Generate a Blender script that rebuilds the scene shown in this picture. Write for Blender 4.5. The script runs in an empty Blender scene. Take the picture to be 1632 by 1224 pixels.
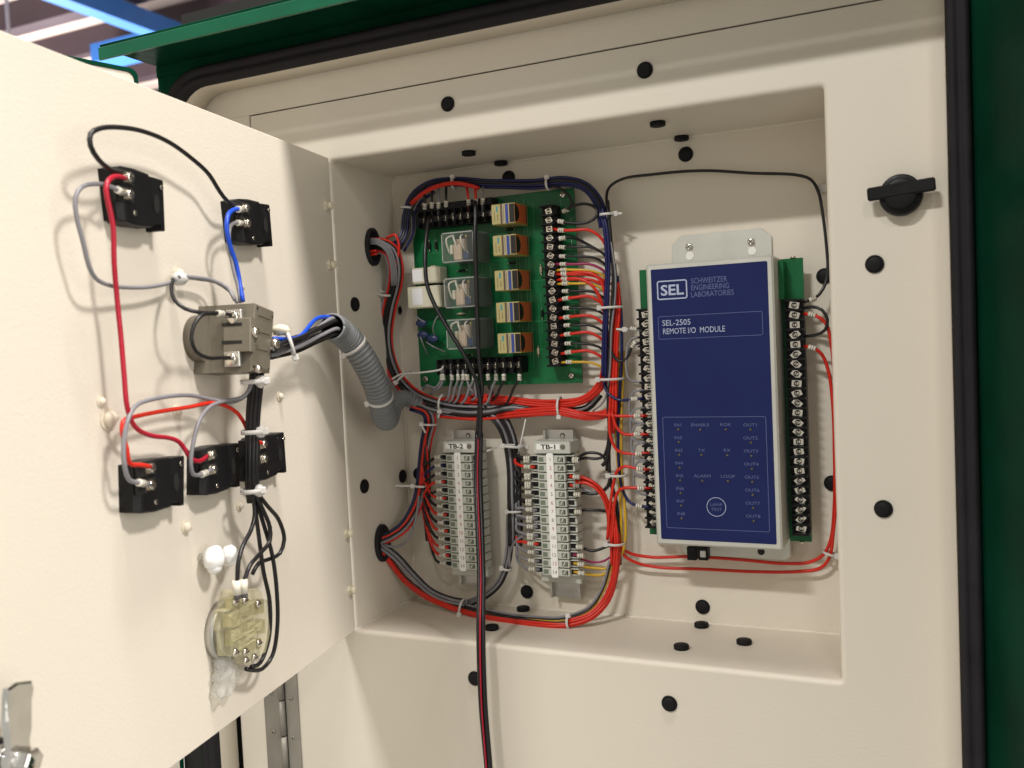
import bpy, math, random
import numpy as np
from mathutils import Vector, Euler, noise
random.seed(4)
S = bpy.context.scene
COL = S.collection
# ---------------------------------------------------------------- camera
CAM = np.array([0.5122, -0.7246, 0.274]); FPX = 1454.58
ROT = Euler((1.5214, 0.0476, 0.4292), 'XYZ')
cam = bpy.data.objects.new('camera', bpy.data.cameras.new('camera')); COL.objects.link(cam)
cam.location = CAM; cam.rotation_euler = ROT
cam.data.sensor_width = 36; cam.data.lens = FPX/1632*36
cam.data.clip_start = 0.02; cam.data.clip_end = 200
cam.data.dof.use_dof = True; cam.data.dof.focus_distance = 0.82; cam.data.dof.aperture_fstop = 9
S.camera = cam
# ---------------------------------------------------------------- light
S.view_settings.view_transform = 'Standard'; S.view_settings.look = 'None'
S.view_settings.exposure = 0.0; S.view_settings.gamma = 1
W = bpy.data.worlds.new('World'); S.world = W; W.use_nodes = True
W.node_tree.nodes['Background'].inputs[0].default_value = (1.0, 0.95, 0.85, 1)
W.node_tree.nodes['Background'].inputs[1].default_value = 0.51
def lamp(name, target, travel, dist, sx, sy, power, col):
    t = Vector(travel).normalized()
    d = bpy.data.lights.new(name, 'AREA'); d.shape = 'RECTANGLE'; d.size = sx; d.size_y = sy
    d.energy = power; d.color = col
    o = bpy.data.objects.new(name, d); COL.objects.link(o)
    o.location = Vector(target) - t*dist
    o.rotation_euler = t.to_track_quat('-Z', 'Y').to_euler()
    return o
LC = (1, .985, .95)
lamp('front_lamp', (.25, 0, .3), (.16, .8, -.66), 3.4, .5, .10, 60, LC)
lamp('side_lamp', (.25, 0, .3), (-.30, .8, -.66), 3.4, .3, .10, 10, LC)
lamp('right_lamp', (.05, -.03, .3), (-1, .182, -1), 3.2, .42, .30, 90, (1, .95, .91))
lamp('overhead_lamp', (.05, -.03, .3), (-.21, .178, -1), 2.8, .34, .24, 88, (1, .95, .91))
lamp('right_fill', (.05, 0, .25), (-1, .30, -.12), 3.0, 2.2, 1.8, 34, (1, .96, .90))  # added soft fill from the right, brightens door and left recess wall
lamp('roof_fill', (-5.6, 5.5, 3.2), (.55, .25, 1), 3.0, 3, 3, 620, LC)  # added uplight without a fixture, brightens the roof deck and beams

# ---------------------------------------------------------------- coordinates
RM = np.array(ROT.to_matrix())
def ray(x, y): return RM @ np.array([(x-816)/FPX, -(y-612)/FPX, -1.0])
def at(x, y, Y):            # point of the photograph at depth Y
    r = ray(x, y); return CAM + r*((Y-CAM[1])/r[1])
def atp(x, y, ax, v):
    r = ray(x, y); return CAM + r*((v-CAM[ax])/r[ax])
U = np.array([0.160503, -0.987035, 0.0]); N = np.array([0.987035, 0.160503, 0.0])   # small door: outwards, and its inner face normal
def D(s, z, o=0.0): return U*s + N*o + np.array([0, 0, z])
def dp(x, y, o=0.0):        # point of the photograph at height o over the small door
    r = ray(x, y); return CAM + r*((o-(CAM@N))/(r@N))
def dsz(x, y, o):
    P = dp(x, y, o); return P@U, P[2]

# ---------------------------------------------------------------- materials
def mat(name, col, rough=.5, metal=0., bump=0., bscale=600., var=0., vscale=8., coat=0., spec=.5, trans=0., ior=1.45):
    m = bpy.data.materials.new(name); m.use_nodes = True; nt = m.node_tree
    b = nt.nodes['Principled BSDF']
    b.inputs['Base Color'].default_value = (*col, 1); b.inputs['Roughness'].default_value = rough
    b.inputs['Metallic'].default_value = metal; b.inputs['Coat Weight'].default_value = coat
    b.inputs['Specular IOR Level'].default_value = spec; b.inputs['Transmission Weight'].default_value = trans
    b.inputs['IOR'].default_value = ior
    tc = nt.nodes.new('ShaderNodeTexCoord')
    if var > 0:
        n = nt.nodes.new('ShaderNodeTexNoise'); n.inputs['Scale'].default_value = vscale; n.inputs['Detail'].default_value = 5
        nt.links.new(tc.outputs['Object'], n.inputs['Vector'])
        mr = nt.nodes.new('ShaderNodeMapRange'); mr.inputs[1].default_value = .3; mr.inputs[2].default_value = .7
        mr.inputs[3].default_value = 1-var; mr.inputs[4].default_value = 1+var
        nt.links.new(n.outputs[0], mr.inputs[0])
        mx = nt.nodes.new('ShaderNodeVectorMath'); mx.operation = 'SCALE'; mx.inputs[0].default_value = col
        nt.links.new(mr.outputs[0], mx.inputs['Scale']); nt.links.new(mx.outputs[0], b.inputs['Base Color'])
        mr2 = nt.nodes.new('ShaderNodeMapRange'); mr2.inputs[1].default_value = .3; mr2.inputs[2].default_value = .7
        mr2.inputs[3].default_value = max(.03, rough-.08); mr2.inputs[4].default_value = min(1, rough+.08)
        nt.links.new(n.outputs[0], mr2.inputs[0]); nt.links.new(mr2.outputs[0], b.inputs['Roughness'])
    if bump > 0:
        n = nt.nodes.new('ShaderNodeTexNoise'); n.inputs['Scale'].default_value = bscale; n.inputs['Detail'].default_value = 2
        nt.links.new(tc.outputs['Object'], n.inputs['Vector'])
        bp = nt.nodes.new('ShaderNodeBump'); bp.inputs['Strength'].default_value = bump; bp.inputs['Distance'].default_value = .0006
        nt.links.new(n.outputs[0], bp.inputs['Height']); nt.links.new(bp.outputs[0], b.inputs['Normal'])
    return m
def clearmat(name, col, a, rough=.08):
    m = bpy.data.materials.new(name); m.use_nodes = True; nt = m.node_tree
    b = nt.nodes['Principled BSDF']; b.inputs['Base Color'].default_value = (*col, 1)
    b.inputs['Roughness'].default_value = rough; b.inputs['Coat Weight'].default_value = .5
    lw = nt.nodes.new('ShaderNodeLayerWeight'); lw.inputs[0].default_value = .35
    mr = nt.nodes.new('ShaderNodeMapRange'); mr.inputs[3].default_value = a; mr.inputs[4].default_value = min(1, a+.5)
    nt.links.new(lw.outputs['Facing'], mr.inputs[0]); nt.links.new(mr.outputs[0], b.inputs['Alpha'])
    return m
M = {
 'cream': mat('cream_paint', (.69, .635, .54), .50, bump=.26, bscale=480, var=.012, vscale=5),
 'cream2': mat('cream_paint_small', (.69, .635, .54), .50, bump=.26, bscale=480, var=.012, vscale=12),
 'green': mat('green_paint_shaded', (.003, .034, .018), .36, bump=.25, bscale=160, var=.45, vscale=7, ior=1.06),  # cabinet paint with the shade under the overhang darkened into its base
 'greenlit': mat('green_paint_lit', (.005, .090, .045), .18, bump=.15, bscale=200, var=.15, vscale=20, spec=.5),  # same paint, base lightened to stand for light falling on the lip
 'rubber': mat('gasket_rubber', (.017, .015, .018), .75, bump=.5, bscale=500, var=.25, vscale=40, spec=.25),
 'plug': mat('plug_rubber', (.010, .009, .010), .55, bump=.2, bscale=300, spec=.2),
 'steel': mat('zinc_steel', (.52, .51, .48), .38, metal=.9, bump=.15, bscale=200, var=.12, vscale=30),
 'hinge': mat('hinge_metal', (.30, .285, .25), .5, metal=.5, bump=.2, var=.15, vscale=25),
 'chrome': mat('chrome', (.82, .82, .80), .12, metal=1., bump=.3, bscale=90, var=.1, vscale=60),
 'screw': mat('screw_nickel', (.78, .74, .66), .2, metal=1., bump=.35, bscale=300),
 'screwdark': mat('screw_gap', (.03, .028, .025), .6),
 'blackpl': mat('black_plastic', (.008, .008, .009), .42, bump=.2, bscale=300, var=.2, vscale=50, spec=.22),
 'pcb': mat('circuit_board', (.004, .105, .033), .32, bump=.12, bscale=250, var=.28, vscale=28, spec=.35),
 'pcb2': mat('board_edge', (.012, .17, .07), .5, var=.15, vscale=40),
 'trace': mat('board_trace', (.02, .22, .075), .35, coat=.4),
 'silk': mat('silk_print', (.45, .5, .42), .6),
 'silver': mat('silver_case', (.56, .56, .51), .42, metal=.25, bump=.25, bscale=500, var=.04, vscale=30),
 'bluelab': mat('blue_label', (.014, .021, .098), .38, bump=.1, bscale=700, var=.06, vscale=20, spec=.15),
 'white': mat('white_print', (.42, .47, .62), .5),
 'dimwhite': mat('dim_print', (.10, .13, .28), .5),
 'led': mat('led_lens', (.10, .085, .05), .3),
 'ledrim': mat('led_rim', (.004, .006, .03), .5),
 'term': mat('terminal_plastic', (.50, .51, .455), .45, bump=.15, bscale=300, var=.05, vscale=60),
 'termdk': mat('terminal_recess', (.16, .19, .14), .6),
 'hole': mat('dark_hole', (.010, .010, .009), .7),
 'strip': mat('marker_strip', (.84, .83, .79), .55),
 'numred': mat('number_red', (.40, .06, .05), .6), 'numblk': mat('number_dark', (.10, .09, .09), .6),
 'sleeve': mat('marker_sleeve', (.68, .65, .55), .5, bump=.1, bscale=500),
 'nylon': mat('tie_nylon', (.60, .58, .55), .4, bump=.1, bscale=400, spec=.4),
 'nylondk': mat('nylon_nut', (.74, .69, .53), .5, bump=.2, bscale=300),
 'wax': mat('stud_glue', (.68, .61, .49), .5, bump=.3, bscale=200),
 'yellow': mat('relay_yellow', (.43, .37, .16), .45, var=.08, vscale=60), 'yedge': mat('relay_edge', (.48, .36, .03), .5),
 'cyan': mat('print_cyan', (.04, .27, .30), .5), 'pblue': mat('print_blue', (.03, .06, .26), .5),
 'pbrown': mat('print_brown', (.10, .07, .05), .5), 'ptan': mat('print_tan', (.42, .36, .24), .5),
 'orange': mat('relay_orange', (.60, .12, .035), .5), 'pblack': mat('print_black', (.012, .010, .010), .4),
 'ivory': mat('ivory_ceramic', (.60, .57, .44), .55, bump=.2, bscale=300, var=.04, vscale=50), 'wlab': mat('white_label', (.74, .74, .75), .5),
 'coil': mat('coil_tape', (.50, .39, .28), .5, bump=.4, bscale=250, var=.15, vscale=80),
 'clear': clearmat('clear_cover', (.42, .47, .44), .08), 'clear2': clearmat('clear_wrap', (.80, .80, .76), .16, .2),
 'olive': clearmat('amber_clear', (.60, .56, .34), .20, .15), 'olivedk': mat('amber_inner', (.34, .30, .14), .5, bump=.5, bscale=180, var=.3, vscale=90),
 'taupe': mat('taupe_plastic', (.145, .128, .096), .42, bump=.25, bscale=350, var=.06, vscale=40),
 'conduit': mat('grey_conduit', (.17, .178, .182), .48, bump=.1, bscale=300, var=.06, vscale=50),
 'cap': mat('varistor_blue', (.02, .035, .10), .35, var=.2, vscale=90),
 'fluff': mat('white_foam', (.86, .86, .84), .7, bump=.6, bscale=160),
 'deck': mat('roof_deck', (.40, .32, .29), .8, var=.3, vscale=.8), 'purlin': mat('purlin_steel', (.035, .020, .028), .6, var=.3, vscale=1.5),
 'beam': mat('beam_blue', (.03, .13, .42), .5, var=.15, vscale=1.2), 'rod': mat('rod_grey', (.55, .55, .57), .35, metal=.6),
}
WC = {'K': (.012, .011, .012), 'R': (.58, .022, .010), 'D': (.40, .008, .028), 'N': (.007, .010, .075), 'B': (.008, .065, .50),
      'G': (.215, .21, .225), 'Y': (.60, .36, .025), 'P': (.30, .02, .09)}
WN = {'K': 'black', 'R': 'red', 'D': 'crimson', 'N': 'navy', 'B': 'blue', 'G': 'grey', 'Y': 'yellow', 'P': 'magenta'}
for k, c in WC.items(): M['w'+k] = mat(WN[k]+'_insulation', c, .34, bump=.08, bscale=300, var=.08, vscale=40, spec=.45)

# ---------------------------------------------------------------- mesh building
class MB:
    def __init__(s): s.v = []; s.f = []; s.mi = []; s.m = []; s.sm = []
    def mat(s, k):
        if k not in s.m: s.m.append(k)
        return s.m.index(k)
    def add(s, vs, fs, k, smooth=False):
        b = len(s.v); i = s.mat(k); s.v += [tuple(float(c) for c in v) for v in vs]
        for f in fs: s.f.append(tuple(j+b for j in f)); s.mi.append(i); s.sm.append(smooth)
        return s
    def box(s, a, b, k, bev=0.0):
        a = np.minimum(a, b)*1.0; b_ = np.maximum(a, b)*1.0
        a, b = np.array(a, float), np.array(b_, float)
        return s.obox((a+b)/2, np.eye(3), (b-a)/2, k, bev)
    def obox(s, c, ax, h, k, bev=0.0):      # oriented box, chamfered on every edge
        c = np.array(c, float); ax = np.array(ax, float); h = np.array(h, float)
        if bev <= 0:
            vs = [c + ax[0]*h[0]*i + ax[1]*h[1]*j + ax[2]*h[2]*l for i in (-1, 1) for j in (-1, 1) for l in (-1, 1)]
            return s.add(vs, [(0, 1, 3, 2), (4, 6, 7, 5), (0, 4, 5, 1), (2, 3, 7, 6), (0, 2, 6, 4), (1, 5, 7, 3)], k)
        bev = min(bev, min(h)*.9); vs = []; idx = {}
        for i in (-1, 1):
            for j in (-1, 1):
                for l in (-1, 1):
                    sg = (i, j, l)
                    for a in range(3):
                        q = [sg[t]*(h[t] if t == a else h[t]-bev) for t in range(3)]
                        idx[(sg, a)] = len(vs); vs.append(c + ax[0]*q[0] + ax[1]*q[1] + ax[2]*q[2])
        fs = []
        for a in range(3):
            b, d = (a+1) % 3, (a+2) % 3
            for sa in (-1, 1):
                q = []
                for (x, y) in ((-1, -1), (1, -1), (1, 1), (-1, 1)):
                    sg = [0, 0, 0]; sg[a] = sa; sg[b] = x; sg[d] = y; q.append(idx[(tuple(sg), a)])
                fs.append(tuple(q if sa > 0 else q[::-1]))
            for x in (-1, 1):
                for y in (-1, 1):
                    s1 = [0, 0, 0]; s1[b] = x; s1[d] = y; s2 = list(s1); s1[a] = -1; s2[a] = 1
                    q = [idx[(tuple(s1), b)], idx[(tuple(s2), b)], idx[(tuple(s2), d)], idx[(tuple(s1), d)]]
                    fs.append(tuple(q if x*y > 0 else q[::-1]))
        for i in (-1, 1):
            for j in (-1, 1):
                for l in (-1, 1):
                    q = [idx[((i, j, l), a)] for a in range(3)]; fs.append(tuple(q if i*j*l > 0 else q[::-1]))
        return s.add(vs, fs, k)
    def prism(s, top, vec, k, bev=0.0):     # polygon 'top' extruded by vec; bev chamfers the top rim
        top = [np.array(p, float) for p in top]; vec = np.array(vec, float); n = len(top)
        c = sum(top)/n
        nrm = np.zeros(3)
        for i in range(n): nrm += np.cross(top[i]-c, top[(i+1) % n]-c)
        flip = nrm@vec > 0
        rings = []
        if bev > 0:
            L = np.linalg.norm(vec); 
            rings.append([p + (c-p)/max(1e-9, np.linalg.norm(c-p))*bev*1.3 for p in top]); rings.append([p + vec/L*bev for p in top])
        else: rings.append(top)
        rings.append([p+vec for p in top])
        vs = [p for r in rings for p in r]; fs = [tuple(range(n))[::-1], tuple(range(len(vs)-n, len(vs)))]
        for r in range(len(rings)-1):
            for i in range(n):
                j = (i+1) % n; fs.append((r*n+i, r*n+j, (r+1)*n+j, (r+1)*n+i))
        if not flip: fs = [f[::-1] for f in fs]
        return s.add(vs, fs, k)
    def cyl(s, c, axis, r, h, k, seg=20, r2=None, dome=0.0, smooth=True):  # from c along axis by h; dome rounds the far end
        a = np.array(axis, float); a /= np.linalg.norm(a); t = np.array([0, 0, 1.]) if abs(a[2]) < .9 else np.array([1., 0, 0])
        e1 = np.cross(a, t); e1 /= np.linalg.norm(e1); e2 = np.cross(a, e1); c = np.array(c, float)
        r2 = r if r2 is None else r2
        prof = [(0, r), (h, r2)]
        if dome > 0: prof += [(h+dome*math.sin(q), r2*math.cos(q)) for q in (.35, .7, 1.05, 1.35)]
        vs = []
        for (z, rr) in prof: vs += [c + a*z + e1*rr*math.cos(2*math.pi*i/seg) + e2*rr*math.sin(2*math.pi*i/seg) for i in range(seg)]
        fs = []
        for q in range(len(prof)-1): fs += [(q*seg+i, (q+1)*seg+i, (q+1)*seg+(i+1) % seg, q*seg+(i+1) % seg) for i in range(seg)]
        s.add(vs, fs, k, smooth)
        n = len(s.v)-len(vs); i_ = s.mat(k)
        s.f += [tuple(n+i for i in range(seg)), tuple(n+len(vs)-seg+i for i in range(seg))[::-1]]; s.mi += [i_, i_]; s.sm += [False, False]
        return s
    def tube(s, pts, r, k, seg=9, rf=None, caps=True):
        pts = [np.array(p, float) for p in pts]; n = len(pts); vs = []
        tan = [pts[min(i+1, n-1)]-pts[max(i-1, 0)] for i in range(n)]; tan = [t/max(1e-9, np.linalg.norm(t)) for t in tan]
        e = np.cross(tan[0], [0.3, .9, .2]); e /= np.linalg.norm(e)
        for i in range(n):
            e = e - tan[i]*(e@tan[i]); e /= max(1e-9, np.linalg.norm(e)); g = np.cross(tan[i], e)
            rr = r if rf is None else rf(i)
            vs += [pts[i] + e*rr*math.cos(2*math.pi*j/seg) + g*rr*math.sin(2*math.pi*j/seg) for j in range(seg)]
        fs = [(i*seg+j, i*seg+(j+1) % seg, (i+1)*seg+(j+1) % seg, (i+1)*seg+j) for i in range(n-1) for j in range(seg)]
        if caps: fs += [tuple(range(seg))[::-1], tuple(range((n-1)*seg, n*seg))]
        return s.add(vs, fs, k, True)
    def ball(s, c, r, k, sx=1, sy=1, sz=1, seg=14, nz=0.0, nf=60):
        vs = []; rg = seg//2; c = np.array(c, float)
        for i in range(rg+1):
            th = math.pi*i/rg
            for j in range(seg):
                ph = 2*math.pi*j/seg; d = np.array([math.sin(th)*math.cos(ph)*sx, math.sin(th)*math.sin(ph)*sy, math.cos(th)*sz])
                q = 1 + (noise.noise(Vector(c*37+d*2.3))*nz if nz else 0)
                vs.append(c+d*r*q)
        fs = [(i*seg+j, (i+1)*seg+j, (i+1)*seg+(j+1) % seg, i*seg+(j+1) % seg) for i in range(rg) for j in range(seg)]
        return s.add(vs, fs, k, True)
    def mesh(s, name, off=(0, 0, 0)):
        me = bpy.data.meshes.new(name); off = np.array(off, float)
        me.from_pydata([tuple(np.array(v)-off) for v in s.v], [], s.f)
        for k in s.m: me.materials.append(M[k])
        me.polygons.foreach_set('material_index', s.mi); me.polygons.foreach_set('use_smooth', s.sm); me.update()
        return me
    def build(s, name, parent=None, label=None, kind=None, loc=None, cat=None, group=None):
        loc = np.zeros(3) if loc is None else np.array(loc, float)
        base = world(parent) if parent else np.zeros(3)
        org = base if (parent and not loc.any()) else loc
        o = bpy.data.objects.new(name, s.mesh(name, org)); COL.objects.link(o)
        o.parent = parent; o.location = tuple(org-base)
        meta(o, label, cat, group, kind); return o
def world(o):
    p = np.zeros(3)
    while o: p += np.array(o.location); o = o.parent
    return p
def meta(o, label=None, cat=None, group=None, kind=None):
    if label: o['label'] = label
    if cat: o['category'] = cat
    if group: o['group'] = group
    if kind: o['kind'] = kind
def thing(name, label, cat, loc, group=None):
    o = bpy.data.objects.new(name, None); COL.objects.link(o); o.location = tuple(float(c) for c in loc); o.empty_display_size = .01
    meta(o, label, cat, group); return o
def inst(name, me, parent, pos, rot=None, label=None, scale=None):      # a part that shares its mesh
    o = bpy.data.objects.new(name, me); COL.objects.link(o); o.parent = parent
    o.location = tuple(np.array(pos, float)-world(parent))
    if rot is not None: o.rotation_euler = rot
    if scale: o.scale = scale
    if label: o['label'] = label
    return o
def spline(P, step=.004):
    P = [np.array(p, float) for p in P]
    if len(P) == 2: P = [P[0], (P[0]+P[1])/2, P[1]]
    Q = [2*P[0]-P[1]]+P+[2*P[-1]-P[-2]]; out = []
    for i in range(1, len(Q)-2):
        a, b, c, d = Q[i-1:i+3]; L = np.linalg.norm(c-b); n = max(2, int(L/step))
        def kn(t, p, q): return t+max(1e-6, np.linalg.norm(q-p))**.5
        t0 = 0; t1 = kn(t0, a, b); t2 = kn(t1, b, c); t3 = kn(t2, c, d)
        for j in range(n):
            t = t1+(t2-t1)*j/n
            A1 = (t1-t)/(t1-t0)*a+(t-t0)/(t1-t0)*b; A2 = (t2-t)/(t2-t1)*b+(t-t1)/(t2-t1)*c; A3 = (t3-t)/(t3-t2)*c+(t-t2)/(t3-t2)*d
            B1 = (t2-t)/(t2-t0)*A1+(t-t0)/(t2-t0)*A2; B2 = (t3-t)/(t3-t1)*A2+(t-t1)/(t3-t1)*A3
            out.append((t2-t)/(t2-t1)*B1+(t-t1)/(t2-t1)*B2)
    out.append(P[-1]); return out
def pts(L, last=None):
    """(x, y, Y) tuples; a string 'd' as fourth entry reads the third as height over the small door"""
    return [dp(p[0], p[1], p[2]) if len(p) > 3 else at(*p) for p in L]
def arc(path, dist):
    a = 0
    for i in range(len(path)-1):
        l = np.linalg.norm(path[i+1]-path[i])
        if a+l >= dist: return path[i]+(path[i+1]-path[i])*((dist-a)/max(l, 1e-9)), (path[i+1]-path[i])/max(l, 1e-9)
        a += l
    return path[-1], (path[-1]-path[-2])/np.linalg.norm(path[-1]-path[-2])
def sleeve(parent, c, t, r=.0021, L=.0062):
    m = MB(); c = np.array(c); t = np.array(t)/np.linalg.norm(t)
    m.cyl(c-t*L/2, t, r, L, 'sleeve', 10)
    for q in (-.16, .12): m.cyl(c+t*L*q, t, r*1.03, L*.09, 'numblk', 10)
    return m.build('marker_sleeve', parent)
def wire(parent, col, L, r=.00135, mark=None, mark2=None, lug=False, label=None, raw=None, step=.004):
    P = spline(raw if raw is not None else pts(L), step); m = MB(); m.tube(P, r, 'w'+col)
    if lug: m.tube([P[0]-(P[1]-P[0])/np.linalg.norm(P[1]-P[0])*.004, P[0]], .0012, 'screw', 8)
    o = m.build(WN[col]+'_wire', parent, label)
    if mark: c, t = arc(P, mark); sleeve(o, c, t, r+.0008)
    if mark2: c, t = arc(P[::-1], mark2); sleeve(o, c, t, r+.0008)
    return o
def lonewire(col, L, label, mark=None, mark2=None, r=.00135, group=None, cat='wire'):
    P = spline(pts(L)); m = MB(); m.tube(P, r, 'w'+col)
    root = thing(WN[col]+'_wire', label, cat, P[0], group)
    m.build('insulation', root)
    if mark: c, t = arc(P, mark); sleeve(root, c, t, r+.0009)
    if mark2: c, t = arc(P[::-1], mark2); sleeve(root, c, t, r+.0009)
    return root
def bundle(parent, L, specs, r=.00135, twist=.25, raw=None):
    C_ = spline(raw if raw is not None else pts(L), .005); n = len(C_)
    for q, (col, a, b) in enumerate(specs):
        path = []
        for i, p in enumerate(C_):
            t = C_[min(i+1, n-1)]-C_[max(i-1, 0)]; t /= np.linalg.norm(t)
            view = CAM-p; view /= np.linalg.norm(view)
            s1 = np.cross(t, view); s1 /= np.linalg.norm(s1)
            w1 = noise.noise(Vector((q*7.3, i*.13, 1.7)))*.0009*twist*4; w2 = noise.noise(Vector((q*5.1, i*.13, 9.7)))*.0009*twist*4
            path.append(p + s1*(a*.001+w1) + view*(b*.001+w2))
        MB().tube(path, r, 'w'+col).build(WN[col]+'_wire', parent)
def tie(parent, c, t, a, b=None, head=1, tail=.0, taildir=None, w=.0022, name='cable_tie'):
    """nylon band round a bundle centred on c running along t; a = half width seen, b = half depth"""
    c = np.array(c); t = np.array(t, float)/np.linalg.norm(t); view = CAM-c; view -= t*(view@t); view /= np.linalg.norm(view)
    s1 = np.cross(t, view); b = b or a*.8; m = MB(); seg = 18; vs = []; fs = []
    for j in range(seg):
        th = 2*math.pi*j/seg
        for q, (dr, dw) in enumerate(((0, -1), (.0006, -1), (.0006, 1), (0, 1))):
            vs.append(c + s1*(a+dr)*math.cos(th) + view*(b+dr)*math.sin(th) + t*w/2*dw)
    for j in range(seg):
        k = (j+1) % seg
        for q in range(4): fs.append((j*4+q, j*4+(q+1) % 4, k*4+(q+1) % 4, k*4+q))
    m.add(vs, fs, 'nylon', True)
    h = c + s1*head*(a+.0006) + view*b*.35
    m.obox(h, [s1, t, view], (.0022, .0024, .0018), 'nylon', .0006)
    if tail:
        d = np.array(taildir if taildir is not None else s1*head, float); d /= np.linalg.norm(d)
        sd = np.cross(d, view); sd /= np.linalg.norm(sd)
        m.obox(h + d*tail/2, [d, sd, np.cross(d, sd)], (tail/2, .0009, .0004), 'nylon')
    return m.build(name, parent)
_tc = {}
def text(mb, s, size, pos, k, ex=(1, 0, 0), ez=(0, 0, 1), sx=1.0, align='CENTER', bold=0.0, nrm=(0, -1, 0), depth=.00006):
    key = (s, bold)
    if key not in _tc:
        cu = bpy.data.curves.new('t', 'FONT'); cu.body = s; cu.size = 1; cu.resolution_u = 3; cu.offset = bold; cu.fill_mode = 'FRONT'
        o = bpy.data.objects.new('t', cu); COL.objects.link(o); bpy.context.view_layer.update()
        me = bpy.data.meshes.new_from_object(o.evaluated_get(bpy.context.evaluated_depsgraph_get()))
        _tc[key] = ([tuple(v.co) for v in me.vertices], [tuple(p.vertices) for p in me.polygons])
        bpy.data.objects.remove(o); bpy.data.curves.remove(cu); bpy.data.meshes.remove(me)
    vs, fs = _tc[key]
    if not vs: return
    xs = [v[0] for v in vs]; ys = [v[1] for v in vs]; x0 = (min(xs)+max(xs))/2 if align == 'CENTER' else min(xs); y0 = (min(ys)+max(ys))/2
    pos = np.array(pos, float)+np.array(nrm)*depth; ex = np.array(ex, float); ez = np.array(ez, float)
    mb.add([pos + ex*(v[0]-x0)*size*sx + ez*(v[1]-y0)*size for v in vs], fs, k)
def rrect(x0, x1, z0, z1, r, seg=6):
    out = []
    for (cx, cz, a0) in ((x1-r, z1-r, 0), (x0+r, z1-r, 90), (x0+r, z0+r, 180), (x1-r, z0+r, 270)):
        for i in range(seg+1):
            a = math.radians(a0+90*i/seg); out.append((cx+r*math.cos(a), cz+r*math.sin(a)))
    return out
def ring(mb, outer, inner, Yf, Yb, k, sides=True):     # flat frame between two loops of equal count, front at Yf
    n = len(outer); vs = [(x, Yf, z) for x, z in outer]+[(x, Yf, z) for x, z in inner]
    fs = [(i, (i+1) % n, n+(i+1) % n, n+i) for i in range(n)]
    if sides:
        vs += [(x, Yb, z) for x, z in outer]+[(x, Yb, z) for x, z in inner]
        fs += [(2*n+i, 2*n+(i+1) % n, (i+1) % n, i) for i in range(n)]+[(n+i, n+(i+1) % n, 3*n+(i+1) % n, 3*n+i) for i in range(n)]
    return mb.add(vs, fs, k)
def outline(mb, x0, x1, z0, z1, r, w, Y, k):
    ring(mb, rrect(x0, x1, z0, z1, r), rrect(x0+w, x1-w, z0+w, z1-w, max(r-w, 1e-5)), Y, Y, k, False)

# ================================================================= CABINET
BW, BD, BH = .444, .111, .45            # recess: width, depth, height
cab = thing('electrical_cabinet', 'green steel cabinet with cream painted inner panel, recessed box and black rubber door seal', 'cabinet', (.19, 0, -.45))
ZB = -.45
m = MB()    # body: front frame and side walls
op = rrect(-.170, .5400, ZB, .548, .05); out = rrect(-.178, 1.05, ZB-.05, .566, .0005)
ring(m, out, op, -.030, .35, 'green')
m.build('body', cab)
m = MB()    # roof overhang: plate with a lip turned down
m.box((-.177, -.100, .5592), (1.1, .40, .5622), 'green', .0006)
m.box((-.177, -.1020, .5475), (1.1, -.0995, .5591), 'greenlit', .0006)
m.box((-.178, -.0315, .5485), (1.05, -.0302, .5590), 'green')
m.build('roof_overhang', cab)
m = MB(); m.prism([(.5407, -.0305, ZB-.05), (.6010, -.235, ZB-.05), (.6035, -.235, ZB-.05), (.5432, -.0305, ZB-.05)], (0, 0, .545+.45+.048), 'green')
m.build('side_flange', cab, 'dark green flange standing forward along the right edge of the seal')
m = MB()    # gasket with a ribbed section
sec = [(.0, -.0302), (.0, -.0375), (.003, -.0405), (.0065, -.0395), (.0085, -.0375), (.0105, -.0395), (.014, -.0405), (.0168, -.037), (.017, -.0302)]
loops = [rrect(-.170+d, .5400-d*.82, ZB+d, .548-d, .05-d*.8, 8) for d, y in sec]; n = len(loops[0])
vs = [(x, sec[q][1], z) for q in range(len(sec)) for x, z in loops[q]]
fs = [(q*n+i, q*n+(i+1) % n, (q+1)*n+(i+1) % n, (q+1)*n+i) for q in range(len(sec)-1) for i in range(n)]
m.add(vs, fs, 'rubber', True); m.build('gasket', cab, 'black ribbed rubber seal with rounded corners')
m = MB()    # cream return of the opening
a = rrect(-.1535, .5255, ZB+.017, .5315, .0365, 8); b = rrect(-.1555, .5275, ZB+.015, .5335, .038, 8)
n = len(a); m.add([(x, -.0302, z) for x, z in a]+[(x, -.0045, z) for x, z in a]+[(x, -.0045, z) for x, z in b], [(i, (i+1) % n, n+(i+1) % n, n+i) for i in range(n)]+[(n+i, n+(i+1) % n, 2*n+(i+1) % n, 2*n+i) for i in range(n)], 'cream2', True)
m.build('opening_return', cab)
m = MB()    # fixed frame strip round the swing panel (top and right), with rear plate
gz = .5045; gx = -.0905
m.box((-.1505, -.001, gz+.0012), (.60, .0015, .60), 'cream'); 
m.box((-.1505, -.001, ZB-.05), (gx-.0262-.0015, .0015, gz+.0010), 'cream')
m.box((gx-.0262-.0014, -.001, .405), (gx-.0012, .0015, gz+.0010), 'cream')
m.build('fixed_frame', cab)
m = MB()
for (x0, x1, z0, z1) in ((-.175, -.004, ZB-.05, .62), (.448, .70, ZB-.05, .62), (-.004, .448, .454, .62), (-.004, .448, ZB-.05, -.004)):
    m.box((x0, .0045, z0), (x1, .006, z1), 'hole')
m.build('rear_plate', cab)
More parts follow.
